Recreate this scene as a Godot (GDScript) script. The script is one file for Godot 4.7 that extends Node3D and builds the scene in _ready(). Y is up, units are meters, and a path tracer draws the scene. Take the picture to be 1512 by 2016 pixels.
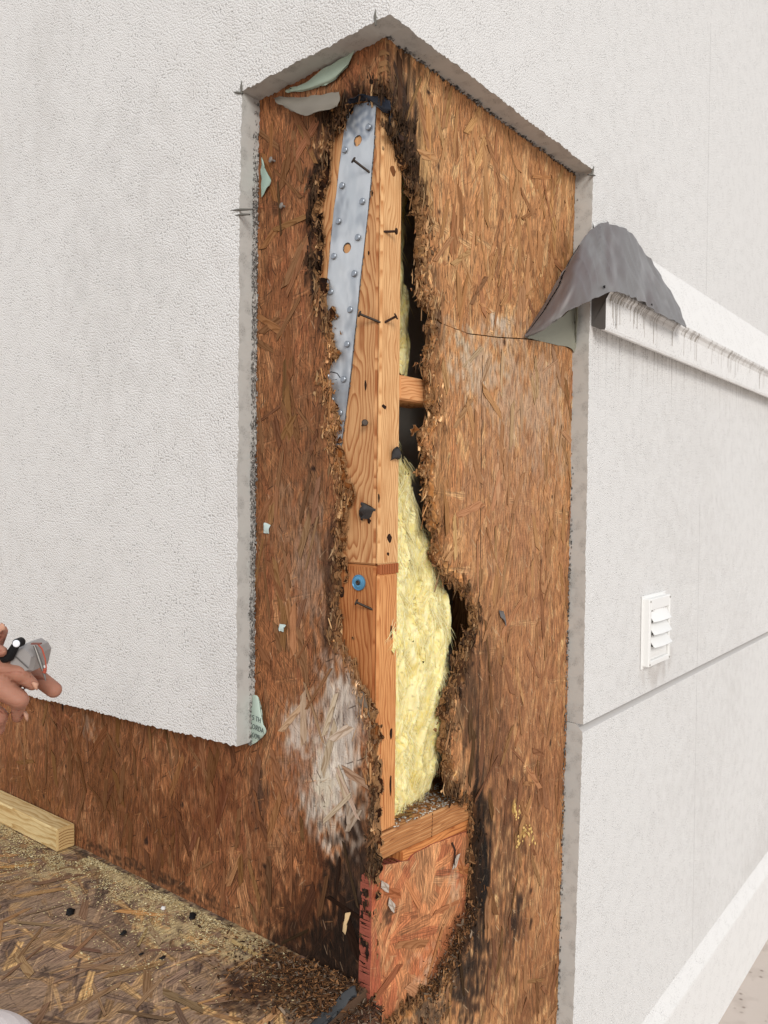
extends Node3D
# A stucco-clad building corner opened up for repair: the stucco is cut away, the strand board below is rotten, and post, strap and insulation show.
# Metres, y up. The corner of the sheathing is the vertical line x = z = 0. Wall 0 is the plane z = 0 (u runs along -x), wall 1 the plane x = 0 (u runs along -z); d is the way out of a wall.

const T := 0.035            # thickness of the stucco coat
const DECK := 0.847         # top of the deck
const GROUND := 0.118
var rng := RandomNumberGenerator.new()
var fine := FastNoiseLite.new()
var wide := FastNoiseLite.new()
var taken := {}
var tints := {}
var rot_l: Array = []
var rot_r: Array = []

# how black the torn edge is at a height: runs of [height, blackness] from top to bottom
func blackness(side: int, y: float) -> float:
	var run := rot_l if side == 0 else rot_r
	for k in run.size() - 1:
		if y <= run[k].x and y >= run[k + 1].x:
			return lerpf(run[k].y, run[k + 1].y, (run[k].x - y) / (run[k].x - run[k + 1].x))
	return run[0].y if y > run[0].x else run[run.size() - 1].y

# ------------------------------------------------------------------ helpers

class Soup:
	var v := PackedVector3Array()
	var n := PackedVector3Array()
	var t := PackedVector2Array()
	var t2 := PackedVector2Array()
	var c := PackedColorArray()
	var i := PackedInt32Array()
	func point(p: Vector3, nn: Vector3, uv := Vector2.ZERO, col := Color.WHITE, uv2 := Vector2.ZERO) -> int:
		v.append(p); n.append(nn); t.append(uv); c.append(col); t2.append(uv2)
		return v.size() - 1
	func tri(a: int, b: int, e: int, out: Vector3) -> void:
		if (v[b] - v[a]).cross(v[e] - v[a]).dot(out) < 0.0:
			i.append(a); i.append(b); i.append(e)
		else:
			i.append(a); i.append(e); i.append(b)
	func face(pts: Array, out: Vector3, uvs: Array, col := Color.WHITE) -> void:
		var nn: Vector3 = (pts[1] - pts[0]).cross(pts[2] - pts[0])
		if nn.length_squared() < 1e-16 and pts.size() > 3:
			nn = (pts[2] - pts[0]).cross(pts[3] - pts[0])
		nn = nn.normalized()
		if nn.dot(out) < 0.0:
			nn = -nn
		var at := v.size()
		for k in pts.size():
			point(pts[k], nn, uvs[k] if k < uvs.size() else Vector2(pts[k].x + pts[k].z, pts[k].y), col)
		for k in range(1, pts.size() - 1):
			tri(at, at + k, at + k + 1, nn)
	func mesh() -> ArrayMesh:
		var a := []
		a.resize(Mesh.ARRAY_MAX)
		a[Mesh.ARRAY_VERTEX] = v; a[Mesh.ARRAY_NORMAL] = n; a[Mesh.ARRAY_TEX_UV] = t; a[Mesh.ARRAY_TEX_UV2] = t2; a[Mesh.ARRAY_COLOR] = c; a[Mesh.ARRAY_INDEX] = i
		var m := ArrayMesh.new()
		m.add_surface_from_arrays(Mesh.PRIMITIVE_TRIANGLES, a)
		return m

class Field:                 # signed distance to an outline in a wall's plane (inside is positive), kept on a coarse grid
	var w := 0
	var h := 0
	var u0 := 0.0
	var y0 := 0.0
	var step := 0.01
	var d := PackedFloat32Array()
	func at(u: float, y: float) -> float:
		var a := clampf((u - u0) / step, 0.0, w - 1.001)
		var b := clampf((y - y0) / step, 0.0, h - 1.001)
		var x := int(a)
		var z := int(b)
		a -= x
		b -= z
		var k := z * w + x
		return lerpf(lerpf(d[k], d[k + 1], a), lerpf(d[k + w], d[k + w + 1], a), b)

func field(poly: PackedVector2Array, u0: float, y0: float, u1: float, y1: float, step := 0.006) -> Field:
	var f := Field.new()
	f.u0 = u0; f.y0 = y0; f.step = step
	f.w = int(ceil((u1 - u0) / step)) + 2
	f.h = int(ceil((y1 - y0) / step)) + 2
	f.d.resize(f.w * f.h)
	for b in f.h:
		for a in f.w:
			var p := Vector2(u0 + a * step, y0 + b * step)
			var best := 1e9
			for k in poly.size():
				best = minf(best, p.distance_squared_to(Geometry2D.get_closest_point_to_segment(p, poly[k], poly[(k + 1) % poly.size()])))
			f.d[b * f.w + a] = sqrt(best) * (1.0 if Geometry2D.is_point_in_polygon(p, poly) else -1.0)
	return f

func wp(side: int, u: float, y: float, d: float) -> Vector3:
	return Vector3(-u, y, d) if side == 0 else Vector3(d, y, -u)

func wdir(side: int, u: float, y: float, d: float) -> Vector3:
	return Vector3(-u, y, d) if side == 0 else Vector3(d, y, -u)

func numbered(called: String) -> String:
	var k: int = taken.get(called, 0)
	taken[called] = k + 1
	return called if k == 0 else "%s_%03d" % [called, k]

func tag(o: Node3D, label: String, category := "", group := "", kind := "") -> Node3D:
	if label: o.set_meta("label", label)
	if category: o.set_meta("category", category)
	if group: o.set_meta("group", group)
	if kind: o.set_meta("kind", kind)
	return o

func thing(called: String, label: String, category: String, at := Vector3.ZERO, group := "", kind := "") -> Node3D:
	var o := Node3D.new()
	o.name = numbered(called)
	add_child(o, true)
	o.position = at
	return tag(o, label, category, group, kind)

func part(called: String, m: Mesh, with: Material, parent: Node3D = null, at := Transform3D.IDENTITY) -> MeshInstance3D:
	var o := MeshInstance3D.new()
	o.name = called if parent else numbered(called)
	o.mesh = m
	o.material_override = with
	o.transform = at
	(parent if parent else self).add_child(o, true)
	return o

func stuff(called: String, m: Mesh, mat: Material, where: Array, cols: Array, parent: Node3D = null) -> MultiMeshInstance3D:
	var mm := MultiMesh.new()
	mm.transform_format = MultiMesh.TRANSFORM_3D
	mm.use_colors = true
	mm.mesh = m
	mm.instance_count = where.size()
	for k in where.size():
		mm.set_instance_transform(k, where[k])
		mm.set_instance_color(k, cols[k])
	var o := MultiMeshInstance3D.new()
	o.name = called if parent else numbered(called)
	o.multimesh = mm
	o.material_override = mat
	o.set_meta("kind", "stuff")
	(parent if parent else self).add_child(o, true)
	return o

func mat(c: Color, rough := 0.9, metal := 0.0, tex: Texture2D = null, bump: Texture2D = null, bump_cm := 0.1) -> StandardMaterial3D:
	var m := StandardMaterial3D.new()
	m.albedo_color = c
	m.roughness = rough
	m.metallic = metal
	m.metallic_specular = 0.3
	if tex: m.albedo_texture = tex
	if bump:
		m.heightmap_enabled = true
		m.heightmap_texture = bump
		m.heightmap_scale = bump_cm
	return m

func tinted(rough := 0.95) -> StandardMaterial3D:
	var m := mat(Color.WHITE, rough)
	m.vertex_color_use_as_albedo = true
	m.metallic_specular = 0.15
	return m

func S(r: int, g: int, b: int) -> Color:
	return Color8(r, g, b)

func lin(c: Color) -> Color:
	return c.srgb_to_linear()

func tex(im: Image) -> ImageTexture:
	return ImageTexture.create_from_image(im)

func rnd(a: float, b: float) -> float:
	return rng.randf_range(a, b)

func block(a: Vector3, b: Vector3, grain := 1, bevel := 0.002, shift := Vector2.ZERO) -> ArrayMesh:   # a bevelled box; texture v runs along the grain axis, one metre to a repeat; u 0.2 m
	var s := Soup.new()
	var mid := (a + b) / 2.0
	var h := (b - a).abs() / 2.0
	var hb := h - Vector3.ONE * bevel
	for ax in 3:
		var p := (ax + 1) % 3
		var q := (ax + 2) % 3
		for sg in [-1.0, 1.0]:
			var pts := []
			var uvs := []
			for k in [[-1, -1], [1, -1], [1, 1], [-1, 1]]:
				var o := Vector3.ZERO
				o[ax] = h[ax] * sg; o[p] = hb[p] * k[0]; o[q] = hb[q] * k[1]
				pts.append(mid + o)
				var along: float = o[grain]
				var across: float = o[p] + o[q] if ax == grain else (o[q] if p == grain else o[p])
				if ax == grain:
					along = o[q]; across = o[p]
				uvs.append(Vector2(across / 0.2 + 0.5 + shift.x + 0.37 * ax, along + 0.5 + shift.y))
			var out := Vector3.ZERO
			out[ax] = sg
			s.face(pts, out, uvs)
		for s1 in [-1.0, 1.0]:
			for s2 in [-1.0, 1.0]:
				var e := []
				var euv := []
				for k in [[-1, 0], [1, 0], [1, 1], [-1, 1]]:
					var o := Vector3.ZERO
					o[ax] = hb[ax] * k[0]
					o[p] = (h[p] if k[1] == 0 else hb[p]) * s1
					o[q] = (hb[q] if k[1] == 0 else h[q]) * s2
					e.append(mid + o)
					euv.append(Vector2((o[p] + o[q]) / 0.2 + shift.x, o[grain] + 0.5 + shift.y))
				var out := Vector3.ZERO
				out[p] = s1; out[q] = s2
				s.face(e, out, euv)
	for sx in [-1.0, 1.0]:
		for sy in [-1.0, 1.0]:
			for sz in [-1.0, 1.0]:
				s.face([mid + Vector3(h.x * sx, hb.y * sy, hb.z * sz), mid + Vector3(hb.x * sx, h.y * sy, hb.z * sz), mid + Vector3(hb.x * sx, hb.y * sy, h.z * sz)], Vector3(sx, sy, sz), [Vector2.ZERO, Vector2.ZERO, Vector2.ZERO])
	return s.mesh()

func lathe(profile: Array, sides := 10) -> ArrayMesh:      # profile of (radius, height); smooth round the y axis, faceted between rings
	var s := Soup.new()
	for k in profile.size() - 1:
		var a: Vector2 = profile[k]
		var b: Vector2 = profile[k + 1]
		var nn := Vector2(b.y - a.y, a.x - b.x).normalized()
		var at := s.v.size()
		for j in sides + 1:
			var w := TAU * j / sides
			var r := Vector3(cos(w), 0, sin(w))
			for q in [a, b]:
				s.point(Vector3(r.x * q.x, q.y, r.z * q.x), Vector3(r.x * nn.x, nn.y, r.z * nn.x), Vector2(float(j) / sides, q.y))
		for j in sides:
			var w := TAU * (j + 0.5) / sides
			var o := Vector3(cos(w) * nn.x, nn.y, sin(w) * nn.x)
			var p := at + j * 2
			if a.x > 1e-6: s.tri(p, p + 1, p + 2, o)
			if b.x > 1e-6: s.tri(p + 1, p + 3, p + 2, o)
	return s.mesh()

func aim(at: Vector3, up: Vector3, scale := 1.0) -> Transform3D:    # the y axis turned to up
	var y := up.normalized()
	var x := y.cross(Vector3(0.31, 0.2, 0.93)).normalized()
	return Transform3D(Basis(x, y, x.cross(y)).scaled_local(Vector3.ONE * scale), at)

func tube(pts: Array, radii: Array, sides := 8) -> ArrayMesh:
	var s := Soup.new()
	var side := Vector3.UP
	for k in pts.size():
		var dir: Vector3 = (pts[mini(k + 1, pts.size() - 1)] - pts[maxi(k - 1, 0)]).normalized()
		if absf(dir.dot(side)) > 0.95: side = Vector3.RIGHT
		var x := dir.cross(side).normalized()
		var y := dir.cross(x).normalized()
		for j in sides:
			var o := x * cos(TAU * j / sides) + y * sin(TAU * j / sides)
			s.point(pts[k] + o * radii[k], o, Vector2(float(j) / sides, float(k) / pts.size()))
	for k in pts.size() - 1:
		for j in sides:
			var a := k * sides + j
			var b := k * sides + (j + 1) % sides
			var o: Vector3 = s.n[a] + s.n[b]
			s.tri(a, b, a + sides, o)
			s.tri(b, b + sides, a + sides, o)
	return s.mesh()

# a bent sheet through a net of rows (each a row of points), subdivided, thick, with wrinkles
func sheet(rows: Array, thick: float, out: Vector3, sub := 6, wrinkle := 0.0, freq := 60.0, ragged := 0.0, crease := 0.0) -> ArrayMesh:
	var nr := (rows.size() - 1) * sub + 1
	var nc: int = (rows[0].size() - 1) * sub + 1
	var g := []
	for a in nr:
		var line := PackedVector3Array()
		var fa := float(a) / sub
		var ia := mini(int(fa), rows.size() - 2)
		for b in nc:
			var fb := float(b) / sub
			var ib := mini(int(fb), rows[0].size() - 2)
			var cols := []
			for r in [maxi(ia - 1, 0), ia, ia + 1, mini(ia + 2, rows.size() - 1)]:
				var row: Array = rows[r]
				cols.append((row[ib] as Vector3).cubic_interpolate(row[ib + 1], row[maxi(ib - 1, 0)], row[mini(ib + 2, row.size() - 1)], fb - ib))
			var p: Vector3 = (cols[1] as Vector3).cubic_interpolate(cols[2], cols[0], cols[3], fa - ia)
			p += out * wrinkle * (fine.get_noise_3d(p.x * freq, p.y * freq * 0.4, p.z * freq) + 0.5 * fine.get_noise_3d(p.x * freq * 2.7, p.y * freq * 2.0, p.z * freq * 2.7))
			if crease > 0.0:
				p += out * crease * (0.5 - absf(fine.get_noise_3d(p.x * 90 + p.z * 150, p.y * 55 + p.z * 60, 7.0)) * 1.6)
			if ragged > 0.0 and (a == 0 or a == nr - 1 or b == 0 or b == nc - 1):
				p += Vector3(fine.get_noise_3d(p.x * 300, p.y * 300, p.z * 300), fine.get_noise_3d(p.y * 300, p.x * 300, p.z * 300 + 9), fine.get_noise_3d(p.z * 300, p.y * 300 + 5, p.x * 300)) * ragged
			line.append(p)
		g.append(line)
	var s := Soup.new()
	for layer in 2:
		for a in nr:
			for b in nc:
				var du: Vector3 = g[a][mini(b + 1, nc - 1)] - g[a][maxi(b - 1, 0)]
				var dv: Vector3 = g[mini(a + 1, nr - 1)][b] - g[maxi(a - 1, 0)][b]
				var nn := du.cross(dv).normalized()
				if nn.dot(out) < 0: nn = -nn
				s.point(g[a][b] - nn * thick * layer, nn * (1.0 - 2.0 * layer), Vector2(float(b) / (nc - 1), float(a) / (nr - 1)))
	var m := nr * nc
	for layer in 2:
		var o0 := layer * m
		for a in nr - 1:
			for b in nc - 1:
				var p := o0 + a * nc + b
				var o: Vector3 = s.n[p] + s.n[p + nc + 1]
				s.tri(p, p + 1, p + nc, o)
				s.tri(p + 1, p + nc + 1, p + nc, o)
	for k in 2 * (nr + nc) - 4:
		var a := 0
		var b := 0
		var a2 := 0
		var b2 := 0
		if k < nc - 1: b = k; b2 = k + 1
		elif k < 2 * (nc - 1): a = nr - 1; a2 = a; b = k - nc + 1; b2 = b + 1
		elif k < 2 * (nc - 1) + nr - 1: a = k - 2 * (nc - 1); a2 = a + 1
		else: a = k - 2 * (nc - 1) - nr + 1; a2 = a + 1; b = nc - 1; b2 = b
		var mid: Vector3 = g[nr / 2][nc / 2]
		s.face([g[a][b], g[a2][b2], s.v[m + a2 * nc + b2], s.v[m + a * nc + b]], g[a][b] - mid, [Vector2.ZERO, Vector2.ZERO, Vector2.ZERO, Vector2.ZERO])
	return s.mesh()

# ------------------------------------------------------------------ pictures

func strand_stamp(length: float, width: float, angle: float, c: Color, contrast: float, faint := 1.0) -> Array:    # one wood strand seen from above: colour and height
	var ca := cos(angle)
	var sa := sin(angle)
	var w := int(ceil(absf(length * ca) + absf(width * sa))) + 2
	var h := int(ceil(absf(length * sa) + absf(width * ca))) + 2
	var px := PackedByteArray()
	var hx := PackedByteArray()
	px.resize(w * h * 4)
	hx.resize(w * h * 4)
	var off := rnd(0, 900)
	var lean := rnd(-0.3, 0.3)
	var level := rnd(90, 170)
	for y in h:
		for x in w:
			var dx := x - w * 0.5
			var dy := y - h * 0.5
			var a := dx * ca + dy * sa
			var b := -dx * sa + dy * ca
			var ends := fine.get_noise_2d(b * 0.9 + off, 3.0) * 0.35 * width
			var t := (length * 0.5 - absf(a) - absf(ends) - absf(b) * 0.5) / 3.0
			var e := (width * 0.5 * (0.85 + 0.3 * fine.get_noise_2d(a * 0.12, off)) - absf(b)) / 1.2
			var al := minf(t, e)
			if al <= 0.0: continue
			al = minf(al, 1.0)
			var g := fine.get_noise_2d(a * 0.06 + off, b * 2.6 + lean * a * 0.1) + 0.6 * fine.get_noise_2d(a * 0.2, b * 5.0 + off)
			var k := 1.0 + contrast * g - 0.1 * (1.0 - minf(e / 2.0, 1.0))
			var p := (y * w + x) * 4
			px[p] = int(clampf(c.r8 * k, 0, 255))
			px[p + 1] = int(clampf(c.g8 * k, 0, 255))
			px[p + 2] = int(clampf(c.b8 * k, 0, 255))
			px[p + 3] = int(255 * al * faint)
			var hh := int(clampf(level + 60.0 * g + b / width * 50.0 * lean, 0, 255))
			hx[p] = hh
			hx[p + 1] = hh
			hx[p + 2] = hh
			hx[p + 3] = int(255 * al)
	return [Image.create_from_data(w, h, false, Image.FORMAT_RGBA8, px), Image.create_from_data(w, h, false, Image.FORMAT_RGBA8, hx)]

func board_picture(w: int, h: int, mm: float, base: Color, palette: Array, count: int, spread: float, slivers: int, big := 1.0) -> Array:   # strand board: colour and height, strands mostly upright
	var im := Image.create(w, h, false, Image.FORMAT_RGBA8)
	im.fill(base)
	var hm := Image.create(w, h, false, Image.FORMAT_RGBA8)
	hm.fill(Color(0.4, 0.4, 0.4))
	var pool := []
	for k in 60:
		var an := PI / 2 + (rng.randfn() * spread if rng.randf() < 0.75 else rnd(-PI / 2, PI / 2))
		var c: Color = palette[rng.randi() % palette.size()]
		pool.append(strand_stamp(rnd(34, 110) * minf(big, 1.3) / mm, rnd(5, 22) * big / mm, an, c * rnd(0.86, 1.12), 0.24, rnd(0.5, 0.95)))
	for k in count:
		var s: Array = pool[rng.randi() % pool.size()]
		var a: Image = s[0]
		var at := Vector2i(rng.randi_range(-40, w - 10), rng.randi_range(-60, h - 10))
		im.blend_rect(a, Rect2i(Vector2i.ZERO, a.get_size()), at)
		hm.blend_rect(s[1], Rect2i(Vector2i.ZERO, a.get_size()), at)
	sliver_pass(im, hm, mm, slivers, spread, [S(228, 192, 146), S(108, 72, 46), S(58, 40, 30), S(212, 168, 122), S(92, 62, 42)])
	return [im, hm]

func sliver_pass(im: Image, hm: Image, mm: float, count: int, spread: float, cols: Array, firm := 0.7) -> void:       # thin splinters and cracks
	var pool := []
	for k in 40:
		var c: Color = cols[k % cols.size()]
		pool.append(strand_stamp(rnd(5, 22) / mm, rnd(0.7, 1.6) / mm + 0.7, PI / 2 + rng.randfn() * (spread + 0.2), c, 0.15, rnd(0.3, 1.0) * firm))
		if c.get_luminance() < 0.25:
			(pool[k][1] as Image).adjust_bcs(0.35, 1.0, 1.0)
		else:
			(pool[k][1] as Image).adjust_bcs(1.45, 1.0, 1.0)
	for k in count:
		var s: Array = pool[rng.randi() % pool.size()]
		var a: Image = s[0]
		var at := Vector2i(rng.randi_range(-20, im.get_width() - 4), rng.randi_range(-20, im.get_height() - 4))
		im.blend_rect(a, Rect2i(Vector2i.ZERO, a.get_size()), at)
		hm.blend_rect(s[1], Rect2i(Vector2i.ZERO, a.get_size()), at)

# a stain with a ragged, fibrous outline; centre and radii in pixels of the picture
func stain(im: Image, cx: float, cy: float, rx: float, ry: float, c: Color, strength: float, streak := 3.0, rough := 0.6) -> void:
	var q := 3
	var w := int(rx * 2.6 / q) + 2
	var h := int(ry * 2.6 / q) + 2
	var px := PackedByteArray()
	px.resize(w * h * 4)
	var off := rnd(0, 500)
	for y in h:
		for x in w:
			var dx := (x * q - rx * 1.3) / rx
			var dy := (y * q - ry * 1.3) / ry
			var d := sqrt(dx * dx + dy * dy)
			var nz := wide.get_noise_2d(x * 1.1 + off, y * 1.1 / streak * 1.5) * 0.8 + fine.get_noise_2d(x * 1.4 + off, y * 1.4 / streak) * 0.75
			var a := clampf((1.0 - d + rough * nz) * 1.15, 0.0, 1.0)
			a *= clampf((1.3 - maxf(absf(dx), absf(dy))) * 6.0, 0.0, 1.0)
			var p := (y * w + x) * 4
			px[p] = c.r8; px[p + 1] = c.g8; px[p + 2] = c.b8
			px[p + 3] = int(255 * a * strength)
	var o := Image.create_from_data(w, h, false, Image.FORMAT_RGBA8, px)
	o.resize(w * q, h * q, Image.INTERPOLATE_CUBIC)
	im.blend_rect(o, Rect2i(0, 0, w * q, h * q), Vector2i(int(cx - rx * 1.3), int(cy - ry * 1.3)))

# dark rot that follows an outline: fades with the distance from the hole
# fine upright fibres, saw marks and specks over a whole board picture
func weather(im: Image, hm: Image, amount: float, saw: float, across := false) -> void:
	var w := im.get_width()
	var h := im.get_height()
	var n := fine.duplicate() as FastNoiseLite
	n.frequency = 0.16
	n.fractal_type = FastNoiseLite.FRACTAL_FBM
	n.fractal_octaves = 2
	var a := n.get_image(w, h / 6) if not across else n.get_image(w / 6, h)
	n.seed = 40
	n.frequency = 0.33
	var b := n.get_image(w, h / 2)
	n.seed = 77
	n.frequency = 0.012
	var p := n.get_image(w / 4, h / 8)
	for q in [a, b, p]:
		q.convert(Image.FORMAT_L8)
		q.resize(w, h, Image.INTERPOLATE_BILINEAR)
	var da := a.get_data()
	var db := b.get_data()
	var dp := p.get_data()
	var px := im.get_data()
	var hx := hm.get_data()
	for y in h:
		var line := 1.0 if y % 5 < 2 else 0.0
		for x in w:
			var k := y * w + x
			var g := da[k] / 255.0 - 0.5
			var e := db[k] / 255.0 - 0.5
			var f := 1.0 + amount * (g * 1.3 + e * 0.9)
			if g < -0.2: f -= (-0.2 - g) * amount * 3.0
			var patch := clampf((dp[k] / 255.0 - 0.53) * 9.0, 0.0, 1.0)
			f -= saw * patch * line
			k *= 4
			px[k] = mini(int(px[k] * f), 255)
			px[k + 1] = mini(int(px[k + 1] * f), 255)
			px[k + 2] = mini(int(px[k + 2] * f), 255)
			hx[k] = clampi(int(hx[k] + g * 130.0 + e * 70.0 - 14.0 * patch * line), 0, 255)
	im.set_data(w, h, false, Image.FORMAT_RGBA8, px)
	hm.set_data(w, h, false, Image.FORMAT_RGBA8, hx)

func rot_rim(side: int, im: Image, f: Field, u0: float, y1: float, mm: float, reach: float, c: Color, strength: float) -> void:
	var q := 4
	var w := im.get_width() / q
	var h := im.get_height() / q
	var px := PackedByteArray()
	px.resize(w * h * 4)
	for y in h:
		var b := blackness(side, y1 - y * q * mm * 0.001)
		for x in w:
			var s := -f.at(u0 + x * q * mm * 0.001, y1 - y * q * mm * 0.001)
			if s > reach * 2.0: continue
			var nz := wide.get_noise_2d(x * 1.3, y * 0.5) * 0.9 + fine.get_noise_2d(x * 2.0, y * 0.7) * 0.6
			var a := clampf(1.0 - s / (reach * (0.5 + 1.8 * b * b)) + nz, 0.0, 1.0)
			var p := (y * w + x) * 4
			var cc := S(172, 124, 78).lerp(c, clampf(b * 1.6, 0, 1))
			px[p] = cc.r8; px[p + 1] = cc.g8; px[p + 2] = cc.b8
			px[p + 3] = int(255 * a * strength)
	var o := Image.create_from_data(w, h, false, Image.FORMAT_RGBA8, px)
	o.resize(im.get_width(), im.get_height(), Image.INTERPOLATE_CUBIC)
	im.blend_rect(o, Rect2i(Vector2i.ZERO, im.get_size()), Vector2i.ZERO)

func wood_picture(w: int, h: int, mm_x: float, mm_y: float, light: Color, dark: Color, ring: float, cx: float, cathedral: float, specks := 0) -> Image:     # sawn softwood, grain upright
	var px := PackedByteArray()
	px.resize(w * h * 3)
	var off := rnd(0, 800)
	for y in h:
		var my := y * mm_y
		var deep := 14.0 + cathedral * absf(my - h * mm_y * 0.55) + 10.0 * wide.get_noise_2d(off, my * 0.15)
		for x in w:
			var mx := x * mm_x - cx + 7.0 * wide.get_noise_2d(x * mm_x * 0.5 + off, my * 0.16)
			var r := sqrt(mx * mx + deep * deep) / ring
			r += 0.25 * fine.get_noise_2d(x * mm_x * 0.6, my * 0.05 + off)
			var k := r - floorf(r)
			k = k * k * k * clampf((1.0 - k) * 9.0, 0.0, 1.0) * 1.3
			k = clampf(k + 0.22 * fine.get_noise_2d(x * mm_x * 5.0, my * 0.22 + off) + 0.2 * wide.get_noise_2d(x * mm_x, my * 0.3 + off) + 0.08, 0.0, 1.0)
			var c := light.lerp(dark, k)
			var p := (y * w + x) * 3
			px[p] = c.r8; px[p + 1] = c.g8; px[p + 2] = c.b8
	var im := Image.create_from_data(w, h, false, Image.FORMAT_RGB8, px)
	return im

func speck_picture(n: int, base: Color, dark: Color, scale: float, low: float) -> Array:    # cement, foam: base with pits; colour and height
	var a := fine.duplicate() as FastNoiseLite
	a.noise_type = FastNoiseLite.TYPE_CELLULAR
	a.cellular_return_type = FastNoiseLite.RETURN_DISTANCE
	a.frequency = scale
	var na := a.get_seamless_image(n, n)
	var b := wide.duplicate() as FastNoiseLite
	b.frequency = 0.012
	b.fractal_type = FastNoiseLite.FRACTAL_FBM
	b.fractal_octaves = 5
	var nb := b.get_seamless_image(n, n)
	na.convert(Image.FORMAT_L8)
	nb.convert(Image.FORMAT_L8)
	var da := na.get_data()
	var db := nb.get_data()
	var px := PackedByteArray()
	var hx := PackedByteArray()
	px.resize(n * n * 3)
	hx.resize(n * n)
	for k in n * n:
		var g := da[k] / 255.0
		var m := db[k] / 255.0
		var pit := clampf((low - g) * 5.0, 0.0, 1.0) * clampf((m - 0.52) * 6.0, 0.0, 1.0)
		var c := base.lerp(dark, clampf(pit * 0.9 + (m - 0.5) * 0.45, 0.0, 1.0))
		px[k * 3] = c.r8; px[k * 3 + 1] = c.g8; px[k * 3 + 2] = c.b8
		hx[k] = int(clampf(150.0 + (m - 0.5) * 160.0 - 120.0 * pit, 0, 255))
	return [Image.create_from_data(n, n, false, Image.FORMAT_RGB8, px), Image.create_from_data(n, n, false, Image.FORMAT_L8, hx)]

func stucco_picture(n: int, cell: float, base: Color, grime_and_shade: Color) -> Array:       # sprayed grains; the shade in the pits between them is painted into the colour
	var a := fine.duplicate() as FastNoiseLite
	a.noise_type = FastNoiseLite.TYPE_CELLULAR
	a.cellular_return_type = FastNoiseLite.RETURN_DISTANCE
	a.frequency = 1.0 / cell
	a.cellular_jitter = 1.1
	var na := a.get_image(n, n)
	var b := fine.duplicate() as FastNoiseLite
	b.frequency = 1.5 / cell
	b.fractal_type = FastNoiseLite.FRACTAL_FBM
	b.fractal_octaves = 3
	b.seed = 91
	var nb := b.get_image(n, n)
	var e := wide.duplicate() as FastNoiseLite
	e.frequency = 0.006
	e.fractal_type = FastNoiseLite.FRACTAL_FBM
	e.fractal_octaves = 3
	var ne := e.get_seamless_image(n, n)
	for im in [na, nb, ne]:
		im.convert(Image.FORMAT_L8)
	var da := na.get_data()
	var db := nb.get_data()
	var de := ne.get_data()
	var px := PackedByteArray()
	var hx := PackedByteArray()
	px.resize(n * n * 3)
	hx.resize(n * n)
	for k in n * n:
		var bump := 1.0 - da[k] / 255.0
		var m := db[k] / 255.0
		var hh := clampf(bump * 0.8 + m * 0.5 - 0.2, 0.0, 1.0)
		var pit_shade := clampf((0.35 - hh) * 4.0, 0.0, 1.0) * clampf(0.25 + (de[k] / 255.0 - 0.42) * 3.0, 0.12, 1.0)
		var c := base.lerp(grime_and_shade, pit_shade)
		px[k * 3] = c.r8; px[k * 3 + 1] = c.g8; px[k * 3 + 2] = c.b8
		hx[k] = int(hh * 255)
	return [Image.create_from_data(n, n, false, Image.FORMAT_RGB8, px), Image.create_from_data(n, n, false, Image.FORMAT_L8, hx)]

# ------------------------------------------------------------------ walls and panels

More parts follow.
